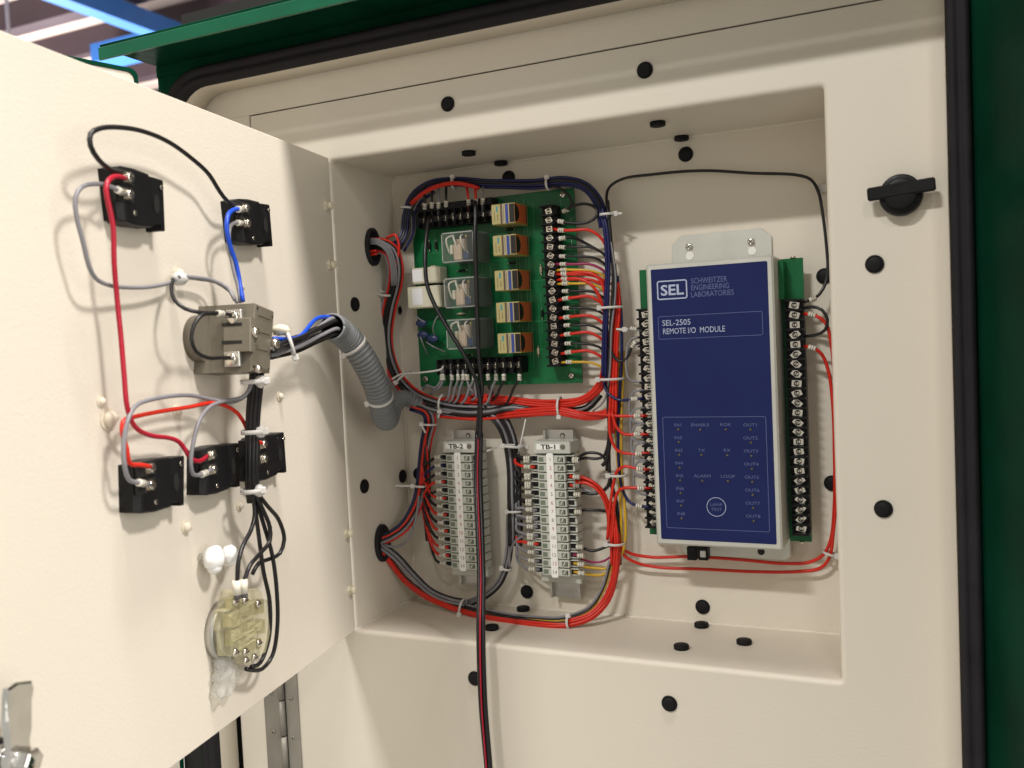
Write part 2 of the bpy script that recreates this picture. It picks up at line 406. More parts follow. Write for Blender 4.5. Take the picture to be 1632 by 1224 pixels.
# swing panel with rectangular opening, rolled edges into the recess
m = MB(); R_ = .0042
def hole_loop(d): return rrect(0-d, BW+d, 0-d, BH+d, .0025+d, 3)
inner = hole_loop(R_); n = len(inner)
def outer_pt(x, z):
    return x, z
x0, x1, z0, z1 = gx, .62, ZB-.05, gz
# four planks of the face round the hole, sharing the edge of the roll
l2 = [inner[i] for i in range(n)]
sq = []
for (x, z) in l2:
    cx, cz = BW/2, BH/2; dx, dz = x-cx, z-cz
    tx = ((x1-cx)/dx if dx > 0 else (x0-cx)/dx) if abs(dx) > 1e-9 else 1e9
    tz = ((z1-cz)/dz if dz > 0 else (z0-cz)/dz) if abs(dz) > 1e-9 else 1e9
    t = min(tx, tz); sq.append((cx+dx*t, cz+dz*t))
seg_pts = []
for q in range(n): seg_pts.append(sq[q])
corner = [(x1, z1), (x0, z1), (x0, z0), (x1, z0)]
vs = [(x, 0, z) for x, z in l2]+[(x, 0, z) for x, z in sq]; fs = []
for i in range(n):
    j = (i+1) % n; f = [n+i]
    ang = lambda p: math.atan2(p[1]-BH/2, p[0]-BW/2)
    a_ = ang(sq[i]); span = (ang(sq[j])-a_) % (2*math.pi)
    for cx, cz in sorted(corner, key=lambda c: (ang(c)-a_) % (2*math.pi)):
        if 1e-7 < (ang((cx, cz))-a_) % (2*math.pi) < span-1e-7 and span < 3.2: vs.append((cx, 0, cz)); f.append(len(vs)-1)
    f += [n+j, j, i]; fs.append(tuple(f))
m.add(vs, fs, 'cream')
for k_ in range(6):     # rolled edge
    a0, a1 = math.pi/2*k_/6, math.pi/2*(k_+1)/6
    A = hole_loop(R_*(1-math.sin(a0))); B = hole_loop(R_*(1-math.sin(a1))); ya, yb = R_*(1-math.cos(a0)), R_*(1-math.cos(a1))
    m.add([(x, ya, z) for x, z in A]+[(x, yb, z) for x, z in B], [(i, (i+1) % n, n+(i+1) % n, n+i) for i in range(n)], 'cream', True)
# edge thickness of the panel (seen in the groove)
m.box((gx, .0003, gz-.002), (.62, .0025, gz), 'cream2'); m.box((gx, .0003, ZB-.05), (gx+.002, .0025, gz-.0021), 'cream2')
pan = m.build('swing_panel', cab)
m = MB()    # recess box, inside faces and welded seams
y0 = R_; y1 = BD; e = 0.0
m.add([(0, y0, 0), (0, y1, 0), (0, y1, BH), (0, y0, BH), (BW, y0, 0), (BW, y1, 0), (BW, y1, BH), (BW, y0, BH)],
      [(0, 1, 2, 3), (7, 6, 5, 4), (0, 4, 5, 1), (3, 2, 6, 7), (1, 5, 6, 2)], 'cream')
m.build('recess_box', cab)
m = MB()    # seam fillets
for L in ([(0, y1, 0), (BW, y1, 0)], [(0, y1, BH), (BW, y1, BH)], [(0, y1, 0), (0, y1, BH)], [(0, .004, 0), (0, y1, 0)], [(0, .004, BH), (0, y1, BH)]):
    P = [np.array(L[0])+(np.array(L[1])-np.array(L[0]))*i/60 for i in range(61)]
    P = [p+np.array([noise.noise(Vector(p*60)), noise.noise(Vector(p*60+3)), noise.noise(Vector(p*60+9))])*.0005 for p in P]
    m.tube(P, .0017, 'cream2', 8)
m.build('weld_seam', cab)
# grommet holes on the left wall
for c, lab in (((.0006, .0635, .3735), 'upper black grommet hole'), ((.0006, .0512, .0735), 'lower black grommet hole')):
    m = MB(); c = np.array(c); seg = 24; vs = []; fs = []
    prof = [(.0135, 0), (.0135, .003), (.0118, .0042), (.0105, .003), (.0098, 0)]
    for r_, h_ in prof: vs += [c+np.array([h_, r_*.95*math.cos(2*math.pi*i/seg), r_*1.42*math.sin(2*math.pi*i/seg)]) for i in range(seg)]
    fs = [(q*seg+i, q*seg+(i+1) % seg, (q+1)*seg+(i+1) % seg, (q+1)*seg+i) for q in range(4) for i in range(seg)]
    m.add(vs, fs, 'rubber', True); m.add([v for v in vs[-seg:]], [tuple(range(seg))], 'hole')
    m.build('grommet', cab, lab)
# hinge at lower left
m = MB(); m.box((gx-.0262, -.0022, ZB), (gx-.0064-.001, -.0012, .402), 'hinge'); m.box((gx+.0008, -.0016, ZB), (gx+.0160, -.0006, .402), 'hinge')
for i in range(23):
    z = ZB+.001+i*.037; m.cyl((gx-.003, -.0035, z), (0, 0, 1), .0034, .0355, 'hinge', 12)
hg = m.build('piano_hinge', cab, 'long bare metal piano hinge')
sc = MB(); sc.cyl((0, 0, 0), (0, -1, 0), .0022, .0006, 'hinge', 12, dome=.0008); sc.cyl((0, -.0008, 0), (0, -1, 0), .0008, .0008, 'hole', 8); scm = sc.mesh('hinge_screw')
for z in (-.075, -.115, -.19, -.26): inst('hinge_screw', scm, hg, (gx-.0165, -.0022, z)); inst('hinge_screw', scm, hg, (gx+.0075, -.0016, z-.003))

# small swing door of the recess, standing open
m = MB(); T = .0016; DW = .455
def dbox(s0, s1, z0, z1, o0, o1, k, bev=0.): return m.obox(D((s0+s1)/2, (z0+z1)/2, (o0+o1)/2), [U, N, (0, 0, 1)], ((s1-s0)/2, abs(o1-o0)/2, (z1-z0)/2), k, bev)
dbox(.002, DW, .0, .4525, -T, 0, 'cream', .0005)
dbox(.003, DW, .4505, .4522, -.016, -T, 'cream'); dbox(.003, DW, .0003, .002, -.016, -T, 'cream'); dbox(DW-.0017, DW-.0002, .002, .4505, -.016, -T, 'cream')
door = m.build('small_door', cab, 'small cream door of the recess standing open, its inner face toward the room')
for (x, y) in ((525, 328), (530, 422), (557, 850), (562, 940)):      # nylon nuts by the hinge
    m = MB(); P = dp(x-5, y, 0); m.cyl(P, N, .0046, .0022, 'nylondk', 6, smooth=False); m.cyl(P+N*.0022, N, .0037, .0028, 'nylondk', 16, dome=.0018); m.build('nylon_nut', door)
for (x, y, r_) in ((283, 436, .006), (381, 457, .0055), (445, 632, .0048), (281, 655, .005), (295, 840, .0055), (381, 806, .0045), (172, 668, .0085), (160, 640, .004)):
    m = MB(); P = dp(x, y, 0); m.cyl(P, N, r_*.85, .0009, 'wax', 14); m.ball(P+N*.0012, r_*.62, 'wax', seg=12, nz=.35); m.build('glued_stud', door)
m = MB()    # cam latch
def lp(x, y, o): return dp(x, y, o)
pl = [lp(x, y, .026) for x, y in [(14, 1098), (28, 1088), (52, 1085), (55, 1093), (52, 1112), (53, 1160), (49, 1182), (52, 1224), (56, 1262), (12, 1262), (16, 1190), (11, 1150), (12, 1115)]]
m.prism(pl, -N*.0035, 'chrome', .0009); lat = m.build('latch_cam', door, 'shiny bent metal latch cam')
m = MB(); q = dp(37, 1212, .0265); m.cyl(q-N*.03, N, .0062, .030, 'chrome', 24); m.cyl(q, N, .0066, .006, 'chrome', 6, smooth=False, dome=.002)
for i in range(5): m.cyl(q-N*(.026-i*.004), N, .0072, .0022, 'chrome', 24)
m.build('latch_nut', door)
m = MB(); q = dp(-14, 1228, .006); m.cyl(q-N*.006, N, .016, .012, 'blackpl', 24, dome=.003); m.build('latch_base', door)

# outer door, hinged at the left and swung open, only its top corner shows
od = MB(); c0 = np.array([-.200, -.034, 0]); c1 = np.array([-.236, -.155, 0]); t_ = c1-c0; t_ /= np.linalg.norm(t_); nn = np.array([-t_[1], t_[0], 0]); nn = nn if nn[0] > 0 else -nn
zt = .560
def o2(s, z, o): return c0+np.array([0, 0, z])+t_*s+nn*o
W2 = .70
A = rrect(0, W2, ZB, zt, .008, 6); Bq = rrect(.004, W2-.004, ZB+.004, zt-.004, .007, 6); n = len(A)
vs = [o2(s, z, 0) for s, z in A]+[o2(s, z, 0) for s, z in Bq]+[o2(s, z, -.03) for s, z in A]
od.add(vs, [(i, (i+1) % n, n+(i+1) % n, n+i) for i in range(n)]+[(2*n+i, 2*n+(i+1) % n, (i+1) % n, i) for i in range(n)]+[tuple(range(2*n, 3*n))], 'green')
od.add([o2(s, z, -.001) for s, z in Bq], [tuple(range(n))], 'cream2')
od.box((-.203, -.030, ZB), (-.1782, .0, .50), 'hole')
od.build('outer_door', cab, 'cream lined green outer door swung open behind the small door')

# ---------------------------------------------------------------- hole plugs
PG = 'black rubber hole plugs in the cream panel and recess'
plug_r = .0068
def plug(P, nrm, label, r=plug_r, h=.0028):
    nrm = np.array(nrm, float); P = np.array(P, float); m = MB()
    if h > .004: m.cyl((0, 0, 0), nrm, r, h*.62, 'plug', 24, dome=h*.22)
    else: m.cyl((0, 0, 0), nrm, r*1.02, h*.45, 'plug', 24, r2=r*.97); m.cyl(nrm*h*.44, nrm, r*.80, h*.25, 'plug', 24, dome=h*.35)
    o = bpy.data.objects.new('hole_plug', m.mesh('hole_plug')); COL.objects.link(o); o.location = tuple(P+nrm*.0003)
    meta(o, label, 'hole plug', PG); return o
for x, y, lab in ((714, 166, 'black round plug in shaded panel strip above the circuit board'), (1028, 112, 'black round plug in shaded panel strip above the blue module'),
                  (1394, 421, 'black round plug on right panel margin below the black knob'), (1408, 811, 'lower black round plug on right panel margin near the seal'),
                  (1067, 1121, 'black round plug on panel below the recess, right of hanging cable'), (757, 1081, 'black round plug half hidden behind the hanging red and black cable')):
    plug(at(x, y, 0), (0, -1, 0), lab, .0066)
for x, y, lab in ((1093, 246, 'black plug on recess back wall above the long black wire'), (811, 283, 'black plug on recess back wall behind the navy top wires'),
                  (1314, 440, 'black plug on back wall right of the green module board'), (1326, 770, 'black plug on back wall beside the lower right red wires'),
                  (840, 943, 'black plug on back wall between the two terminal strips feet'), (1120, 967, 'black plug on back wall below the blue module'),
                  (668, 755, 'black plug on back wall left of the left terminal strip'), (632, 495, 'black plug behind the tied left wire bundle')):
    plug(at(x, y, BD), (0, -1, 0), lab)
for x, y, lab in ((565, 485, 'black plug on left recess wall just right of the conduit mouth'), (580, 775, 'black plug on left recess wall below the conduit, nearer the opening'),
                  (641, 759, 'black plug on left recess wall deep beside the wire bundle')):
    plug(atp(x, y, 0, 0), (1, 0, 0), lab, .0070)
for x, y, lab in ((747, 241, 'left front black plug in recess ceiling'), (798, 257, 'left rear black plug in recess ceiling above the navy wires'),
                  (1048, 194, 'right front black plug in recess ceiling'), (1086, 217, 'right rear black plug in recess ceiling above the module')):
    plug(atp(x, y, 2, BH), (0, 0, -1), lab, .0066, .005)
for x, y, lab in ((834, 973, 'black plug on recess floor nearest the right terminal strip'), (784, 1003, 'black plug on recess floor right of the hanging cable'),
                  (1118, 999, 'rear black plug on recess floor below the module'), (1086, 1034, 'front black plug on recess floor below the module'),
                  (1186, 1026, 'rightmost black plug on the recess floor')):
    plug(atp(x, y, 2, 0), (0, 0, 1), lab, .0066, .005)
# knob
kc = at(1436, 312, 0); knob = thing('turn_knob', 'black round turn knob with a wing bar on the right panel margin', 'knob', kc)
m = MB(); m.cyl(kc, (0, -1, 0), .0148, .010, 'blackpl', 32, r2=.0142, dome=.001); m.cyl(kc+np.array([0, -.0098, 0]), (0, -1, 0), .011, .0035, 'blackpl', 28, dome=.001); m.build('disc', knob)
m = MB(); kz = at(1436, 302, -.012); a_ = math.radians(4)
m.obox(kz, [(math.cos(a_), 0, math.sin(a_)), (0, 1, 0), (-math.sin(a_), 0, math.cos(a_))], (.0225, .0028, .0047), 'blackpl', .0012); m.build('wing_bar', knob)

# ================================================================= SHARED SMALL PARTS
def screw_mesh(name, r, kind='slot', plate=None):
    m = MB(); m.cyl((0, 0, 0), (0, -1, 0), r, r*.45, 'screw', 16, dome=r*.32)
    m.box((-r*.13, -r*.80, -r*.85), (r*.13, -r*.70, r*.85), 'screwdark')
    if kind == 'cross': m.box((-r*.85, -r*.805, -r*.12), (r*.85, -r*.705, r*.12), 'screwdark')
    if plate: m.box((-plate[0], .0002, -plate[1]), (plate[0], -.0006, plate[1]), 'screw', .0002)
    return m.mesh(name)
SC_T = screw_mesh('terminal_screw', .0024, 'slot', (.0040, .0027))
SC_B = screw_mesh('terminal_screw', .0022, 'slot', (.0030, .0026))
SC_P = screw_mesh('screw', .0030, 'cross')
SC_S = screw_mesh('screw', .0012, 'slot')

def barrier(parent, A_, B_, n, half, Yf, Yb, name='terminal_block', long=1, extra=.5, screw=None, sx=0.0, floor=.6):
    """moulded barrier block from A to B (screw centres) with n bays; half = half width"""
    A_ = np.array(A_, float); B_ = np.array(B_, float); t = (B_-A_)/(n-1); pitch = np.linalg.norm(t); tu = t/pitch
    sd = np.cross(tu, (0, -1, 0)); m = MB(); dep = Yb-Yf
    c = (A_+B_)/2; L = pitch*(n-1)/2+pitch*extra
    c[1] = Yb-dep*floor/2; m.obox(c, [tu, sd, (0, 1, 0)], (L, half, dep*floor/2), 'blackpl', .0004)
    for i in range(n+1):
        q = A_+t*(i-.5); q[1] = Yb-dep/2; m.obox(q, [tu, sd, (0, 1, 0)], (pitch*.11, half*.96, dep/2), 'blackpl', .0003)
    b = m.build(name, parent)
    for i in range(n):
        q = A_+t*i+sd*sx; q[1] = Yb-dep*floor-.0004
        ang = random.uniform(-.9, .9)
        inst('terminal_screw', screw or SC_T, b, q, (0, ang, 0) if screw is None else (0, ang*.8, 0))
    return b

# ================================================================= BLUE MODULE
YF = .050
X0, X1, Z0, Z1 = .2885, .3962, .0871, .3327
mod = thing('relay_module', 'blue faced silver input output module with screw terminals down both sides', 'control module', (.342, .10, .087))
m = MB(); m.box((X0, YF, Z0), (X1, .101, Z1), 'silver', .0016); m.build('case', mod)
def flange(z0, z1, zt_, x0, x1, cut):
    P = [(x0, z0), (x1, z0), (x1, zt_), (x1-cut, z1), (x0+cut, z1), (x0, zt_)] if z1 > z0 else [(x0, z0), (x0, zt_), (x0+.004, z1), (x1-.004, z1), (x1, zt_), (x1, z0)]
    return P
m = MB(); P = flange(Z1-.01, .3612, .3535, .2972, .3868, .009)
m.prism([(x, .1085, z) for x, z in P], (0, .0015, 0), 'silver', .0002)
mf = m.build('mounting_flange', mod)
for px, py in ((1098, 393), (1197, 385)):
    q = at(px, py, .1075); inst('screw', SC_P, mf, q, (0, random.uniform(-1, 1), 0))
    m = MB(); q = at(px+1.5, py+15, .1083); m.cyl(q, (0, -1, 0), .0036, .0003, 'strip', 20); m.prism([q+np.array([-.0018, -.0002, .002]), q+np.array([.0018, -.0002, .002]), q+np.array([.0018, -.0002, .008]), q+np.array([-.0018, -.0002, .008])], (0, .0004, 0), 'strip'); m.build('keyhole_slot', mf)
m = MB(); m.prism([(x, .098, z) for x, z in flange(Z0+.01, .0675, .0710, .2980, X1-.0005, .0)], (0, .0115, 0), 'silver', .0003); m.build('lower_flange', mod)
m = MB(); m.cyl(at(1213, 879, .0978), (0, -1, 0), .0032, .0002, 'hole', 18); m.build('flange_hole', mod)
for px in (1104, 1122):
    m = MB(); q = at(px, 881, .075)
    if px == 1104: m.box(q+np.array([-.0043, -.004, -.006]), q+np.array([.0043, .006, .006]), 'blackpl', .0005)
    else:
        m.box(q+np.array([-.0043, -.004, -.006]), q+np.array([.0043, .006, .006]), 'blackpl', .0005); m.box(q+np.array([-.0026, -.0052, -.003]), q+np.array([.0026, -.0038, .003]), 'steel', .0004)
    m.build('fibre_port', mod)
for side in (0, 1):
    bx = (.3964, .4146) if side else (.2700, .2883)
    m = MB(); m.box((bx[0], .0925, .0860 if side else .0860), (bx[1], .0945, .3315), 'pcb', .0002)
    for z in (.3325, .0850): m.cyl(((bx[0]+bx[1])/2+.001, .0935, .3315 if z > .2 else .086), (0, 0, 1 if z > .2 else -1), .0024, .0012, 'screw', 12, dome=.0008)
    m.build('side_board', mod)
    xs = .4078 if side else .2785
    A_ = (xs, 0, .2911 if side else .2905); B_ = (xs, 0, .1000 if side else .1008)
    barrier(mod, A_, B_, 24, .0075, .0735, .0923, sx=0.0 if side else 0.0)
if True:
    m = MB(); m.box((.3964, .0760, .2965), (.4005, .0922, .3290), 'pcb'); m.build('board_edge', mod)
# label face
L0 = at(1036.5, 430, YF); L1 = at(1222, 416, YF); L2 = at(1238.7, 867.5, YF); L3 = at(1054.6, 859, YF)
lx0, lx1, lz0, lz1 = (L0[0]+L3[0])/2, (L1[0]+L2[0])/2, (L2[2]+L3[2])/2, (L0[2]+L1[2])/2
m = MB(); P = rrect(lx0, lx1, lz0, lz1, .0012, 3); m.add([(x, YF-.00025, z) for x, z in P], [tuple(range(len(P)))[::-1]], 'bluelab')
m.add([(x, YF-.00025, z) for x, z in P]+[(x, YF, z) for x, z in P], [(i, (i+1) % len(P), len(P)+(i+1) % len(P), len(P)+i) for i in range(len(P))], 'bluelab')
face = m.build('face_label', mod, 'dark blue printed face with white lettering')
YL = YF-.0003
def F(cx, cy, sc=3.709, ox=940, oy=340): P = at(ox+cx/sc, oy+cy/sc, YL); return P
m = MB()
a1, a2 = F(395, 400), F(578, 503); outline(m, a1[0], F(576, 450)[0], F(490, 508)[2], F(480, 395)[2], .0020, .0011, YL-.00004, 'white')
text(m, 'SEL', .0125, F(487, 452), 'white', sx=1.12, bold=.022)
m.build('logo_lettering', face)
m = MB()
for s_, cy in (('SCHWEITZER', 393), ('ENGINEERING', 433), ('LABORATORIES', 473)):
    w = {'SCHWEITZER': 213, 'ENGINEERING': 224, 'LABORATORIES': 252}[s_]
    P = F(598+w/2, cy-2 if False else cy); vs0 = len(m.v)
    text(m, s_, .0066, (P[0], P[1], P[2]), 'dimwhite', sx=1.0)
    xs = [v[0] for v in m.v[vs0:]]; k_ = (w/3.709*.000530)/(max(xs)-min(xs)); m.v[vs0:] = [((v[0]-P[0])*k_+P[0], v[1], v[2]) for v in m.v[vs0:]]
bm = MB(); bm2 = MB(); outline(bm, F(405, 680)[0], F(1022, 640)[0], F(720, 733)[2], F(720, 593)[2], .0018, .00042, YL-.00004, 'dimwhite')
for s_, x0_, x1_, cy in (('SEL-2505', 425, 597, 645), ('REMOTE I/O  MODULE', 427, 800, 690)):
    P = F((x0_+x1_)/2, cy); vs0 = len(m.v); text(m, s_, .0070, P, 'white')
    xs = [v[0] for v in m.v[vs0:]]; k_ = ((x1_-x0_)/3.709*.000530)/(max(xs)-min(xs)); m.v[vs0:] = [((v[0]-P[0])*k_+P[0], v[1], v[2]) for v in m.v[vs0:]]
G = lambda cx, cy: F(cx, cy, 3.709, 940, 620)
m.build('model_lettering', face); m = MB(); outline(bm2, G(442, 500)[0], G(1053, 500)[0], G(750, 833)[2], G(735, 163)[2], .0018, .00045, YL-.00004, 'dimwhite')
xi, xo = G(530, 475)[0], G(956, 475)[0]; zi0, zi1 = G(520, 212)[2], G(540, 737)[2]; zo0, zo1 = G(945, 212)[2], G(967, 752)[2]
leds = []
for i in range(8):
    zi = zi0+(zi1-zi0)*i/7; zo = zo0+(zo1-zo0)*i/7
    text(m, 'IN%d' % (i+1), .0037, (xi, YL, zi), 'dimwhite', sx=1.25); text(m, 'OUT%d' % (i+1), .0037, (xo, YL, zo), 'dimwhite', sx=1.25)
    leds += [(xi+.0003, zi-.0040), (xo+.0003, zo-.0040)]
for s_, cx, cy in (('ENABLE', 652, 212), ('ROK', 803, 210), ('TX', 660, 362), ('RX', 812, 362), ('ALARM', 664, 514), ('LOOP', 817, 516)):
    P = G(cx, cy); text(m, s_, .0037, P, 'dimwhite', sx=1.25); leds.append((P[0], P[2]-.0042))
m.build('indicator_lettering', face); bm.build('border_line', face); bm2.build('border_line', face)
m = MB(); m.cyl((0, 0, 0), (0, -1, 0), .0013, .0002, 'ledrim', 12); m.cyl((0, -.0001, 0), (0, -1, 0), .0010, .0002, 'led', 12, dome=.0003); lm = m.mesh('indicator_led')
for x, z in leds: inst('indicator_led', lm, face, (x, YL, z))
m = MB(); q = G(748, 697); seg = 40
m.add([q+np.array([r_*math.cos(2*math.pi*i/seg), -.00006, r_*math.sin(2*math.pi*i/seg)]) for r_ in (.0083, .0078) for i in range(seg)], [(i, (i+1) % seg, seg+(i+1) % seg, seg+i) for i in range(seg)], 'white')
text(m, 'LAMP', .0036, q+np.array([0, 0, .0020]), 'dimwhite', sx=1.2); text(m, 'TEST', .0036, q+np.array([0, 0, -.0022]), 'dimwhite', sx=1.2)
m.build('lamp_test_button', face)

# ================================================================= GREEN CIRCUIT BOARD
YB = .0975
board = thing('circuit_board', 'green circuit board carrying clear relays, yellow relays and black screw terminals', 'circuit board', (.118, YB, .228))
m = MB(); m.box((.0290, YB, .2287), (.2080, YB+.0018, .4145), 'pcb', .0002)
for q in ((.036, YB+.0018, .236), (.201, YB+.0018, .236), (.201, YB+.0018, .408), (.036, YB+.0018, .40)): m.cyl(q, (0, 1, 0), .003, BD-YB-.0018, 'steel', 12)
m.build('substrate', board)
m = MB(); rnd = random.Random(3)
for i in range(46):
    x = rnd.uniform(.04, .20); z = rnd.uniform(.24, .405); w = rnd.choice((.0004, .0005, .0007)); L = rnd.uniform(.01, .05)
    if i % 3: z2 = min(z+L, .41); m.box((x, YB-.00006, z), (x+w, YB-.00002, z2), 'trace')
    else: x2 = min(x+L, .204); m.box((x, YB-.00010, z), (x2, YB-.00007, z+w), 'trace')
for x in (.1445, .1478, .1545, .158): m.box((x, YB-.00013, .245), (x+.0006, YB-.0001, .40), 'trace')
for z in (.262, .295, .325, .36, .38): m.box((.203, YB-.00013, z), (.2034, YB-.0001, z+.006), 'silk')
m.build('copper_trace', board, kind='stuff')
for px, py in ((897, 311), (911, 598), (679, 604)): inst('screw', SC_P, board, at(px, py, YB-.0004), (0, .7, 0))
# clear relays
for i, (zc) in enumerate((.3652, .3212, .2810)):
    x0, x1 = .0812+.0002*i, .1175; hz = .0150; yf = .0615
    rl = MB(); rl.box((x0+.0275, yf+.0025, zc-hz+.0012), (x1-.0012, YB-.0002, zc+hz-.0012), 'blackpl', .0008); rl.box((x0+.001, YB-.006, zc-hz+.001), (x1-.001, YB-.0003, zc+hz-.001), 'blackpl', .0006)
    r0 = rl.build('relay', board, 'clear cased relay, %s' % ('top of the three', 'middle of the three, beside the ivory resistors', 'bottom of the three')[i])
    c = MB(); c.box((x0+.009, yf+.007, zc-.0125), (x0+.0185, yf+.018, zc+.004), 'coil', .0012); c.box((x0+.0062, yf+.006, zc-.006), (x0+.0092, yf+.010, zc+.003), 'ivory', .0005)
    c.box((x0+.007, yf+.012, zc-.011), (x0+.021, YB-.007, zc+.009), 'coil', .002); c.box((x0+.019, yf+.008, zc-.012), (x0+.027, yf+.024, zc-.004), 'cap', .001)
    c.build('coil', r0)
    for dx, lean in ((.0035, -.003), (.013, .006), (.020, .003)):
        w_ = MB(); P = spline([(x0+dx+.001, yf+.009, zc-.005+dx*.12), (x0+dx, yf+.0055, zc+.004), (x0+dx-lean*.2, yf+.0045, zc+.0095), (x0+dx-lean+.002, yf+.010, zc+.0125)], .002)
        w_.tube(P, .0009, 'sleeve', 8); w_.build('lead', r0)
    g = MB(); g.box((x0, yf, zc-hz), (x1, YB-.0005, zc+hz), 'clear', .0016)
    ln = .0005
    for (a_, b_) in (((x0, zc-hz), (x1, zc-hz)), ((x0, zc+hz), (x1, zc+hz))): g.box((a_[0]+.002, yf-.0002, a_[1]-ln+(.0012 if a_[1] < zc else -.0012)), (b_[0]-.002, yf, a_[1]+ln+(.0012 if a_[1] < zc else -.0012)), 'clear2')
    for x in (x0+.0012, x1-.0012): g.box((x-ln, yf-.0002, zc-hz+.002), (x+ln, yf, zc+hz-.002), 'clear2')
    g.build('cover', r0)
    p_ = MB()
    for dx, dz in ((.0245, .009), (.031, .010), (.026, -.006)): p_.box((x0+dx, yf+.0045, zc+dz), (x0+dx+.0016, yf+.006, zc+dz+.0022), 'yedge' if dz == .009 else 'screw', .0003)
    p_.build('contact', r0)
# yellow relays
for i, zc in enumerate((.3925, .3630, .3298, .2995, .2700)):
    x0, x1 = .1353, .1592; hz = .0096; yf = .0655
    r = MB(); r.box((x0, yf, zc-hz), (x1, YB-.0003, zc+hz), 'yellow', .0006)
    rl = r.build('relay', board, 'small yellow printed relay, number %s from the top' % ('one', 'two', 'three', 'four', 'five')[i])
    g = MB(); y_ = yf-.00012
    def strip_(xa, xb, za, zb, k, dy=0.): g.box((x0+xa, y_-dy, zc+za), (x0+xb, yf, zc+zb), k)
    strip_(.0005, .0088, -hz+.0006, hz-.0006, 'yellow'); strip_(.0094, .0114, -hz+.0004, hz-.0004, 'pbrown'); strip_(.0117, .0140, -hz+.0004, hz-.0004, 'ptan')
    strip_(.0146, .0175, -hz+.0006, hz-.0010, 'pblue', .0001); strip_(.0178, .0184, -hz+.0004, hz-.0004, 'ptan'); strip_(.0187, .0238, -hz+.0010, hz-.0010, 'pblack')
    strip_(.0050, .0068, .0020, .0075, 'cyan', .0001); strip_(.0062, .0068, -.006, 0.0, 'pbrown', .0001); strip_(.0030, .0035, -.0065, .003, 'pbrown', .0001); strip_(.0125, .0129, -.007, .007, 'pbrown', .0001)
    # right side: black round patch, orange panel, yellow rims with black dots
    xs = x1+.00012; ya, yb = yf+.0006, YB-.002
    g.box((x1, ya, zc-hz+.0005), (xs, yb, zc+hz-.0005), 'orange'); g.box((x1, yb-.0032, zc-hz+.0006), (xs+.0001, yb-.0006, zc+hz-.0006), 'pbrown')
    seg = 18; g.add([(xs+.0002, max(ya, ya+.0010+.0090*math.cos(2*math.pi*k_/seg)), zc+.0080*math.sin(2*math.pi*k_/seg)) for k_ in range(seg)], [tuple(range(seg))], 'pblack')
    for zz in (zc+hz-.0007, zc-hz+.0002):
        g.box((x1, ya-.0002, zz), (xs+.0003, yb, zz+.0007), 'yedge')
        for k_ in range(7): g.box((x1, ya+.0015+k_*.0038, zz+.0001), (xs+.0004, ya+.0026+k_*.0038, zz+.0006), 'pblack')
    g.build('printed_label', rl)
# small diodes and resistors
for (px, py, w_, h_, k_) in ((684, 392, .0030, .0075, 'blackpl'), (695, 391, .0030, .0075, 'blackpl'), (736, 431, .0080, .0022, 'blackpl'), (690, 425, .0070, .0022, 'ptan'), (812, 366, .0070, .0020, 'pblack'),
                             (816, 419, .0070, .0020, 'pblack'), (862, 430, .0022, .0070, 'ptan'), (864, 500, .0022, .0070, 'pblack'), (735, 500, .0070, .0022, 'ptan'), (745, 566, .0070, .0022, 'pblack'), (858, 560, .0022, .0070, 'ptan')):
    m = MB(); q = at(px, py, YB-.0018); m.box(q-np.array([w_/2, .0013, h_/2]), q+np.array([w_/2, .0013, h_/2]), k_, .0008)
    v_ = np.array([1., 0, 0]) if w_ > h_ else np.array([0, 0, 1.]); L_ = max(w_, h_)*.5
    for sg in (-1, 1): m.tube([q+v_*sg*L_, q+v_*sg*(L_+.0022), q+v_*sg*(L_+.0026)+np.array([0, .0016, 0])], .0004, 'screw', 6)
    m.build('resistor' if k_ == 'ptan' else 'diode', board)
# ivory blocks
for (a_, b_, lab) in (((656, 428), (701, 450), 'upper'), ((648, 458), (703, 489), 'lower')):
    A_, B_ = at(a_[0], a_[1], .080), at(b_[0], b_[1], .080); m = MB()
    m.box((A_[0], .080, B_[2]), (B_[0], YB-.0003, A_[2]), 'ivory', .0012); rs = m.build('power_resistor', board, lab+' ivory block with white label squares')
    m = MB(); w = B_[0]-A_[0]; h = A_[2]-B_[2]
    m.box((A_[0]+w*.16 if lab == 'lower' else A_[0]+w*.02, .0797, B_[2]+h*.16), (A_[0]+w*(.47 if lab == 'lower' else .38), .080, A_[2]-h*.10), 'wlab'); m.box((A_[0]+w*.68, .0797, B_[2]+h*.14), (A_[0]+w*.98, .080, A_[2]-h*.12), 'ivory'); m.build('white_square', rs)
m = MB(); A_ = at(654, 453, .084); m.box(A_, A_+np.array([.030, .006, -.0012]), 'steel'); A_ = at(650, 456, .086); m.box(A_, A_+np.array([.034, .006, -.0010]), 'taupe'); m.build('mounting_bracket', board)
# varistors
for k_, (px, py, a_) in enumerate(((672, 515, .5), (690, 540, -.3), (674, 534, .2))):
    m = MB(); q = at(px, py, .088); m.ball(q, .0058, 'cap', 1.2, .55, .75, seg=14, nz=.15); m.build('varistor', board, kind=None)
for L in ([(660, 500, .085), (668, 508, .084), (678, 514, .086)], [(703, 500, .09), (695, 508, .080), (690, 525, .082), (695, 538, .09)], [(667, 528, .088), (673, 545, .085), (681, 565, .094)], [(679, 545, .086), (692, 553, .084), (712, 562, .094)]):
    m = MB(); m.tube(spline(pts(L), .002), .0007, 'wG', 8); m.build('component_lead', board)
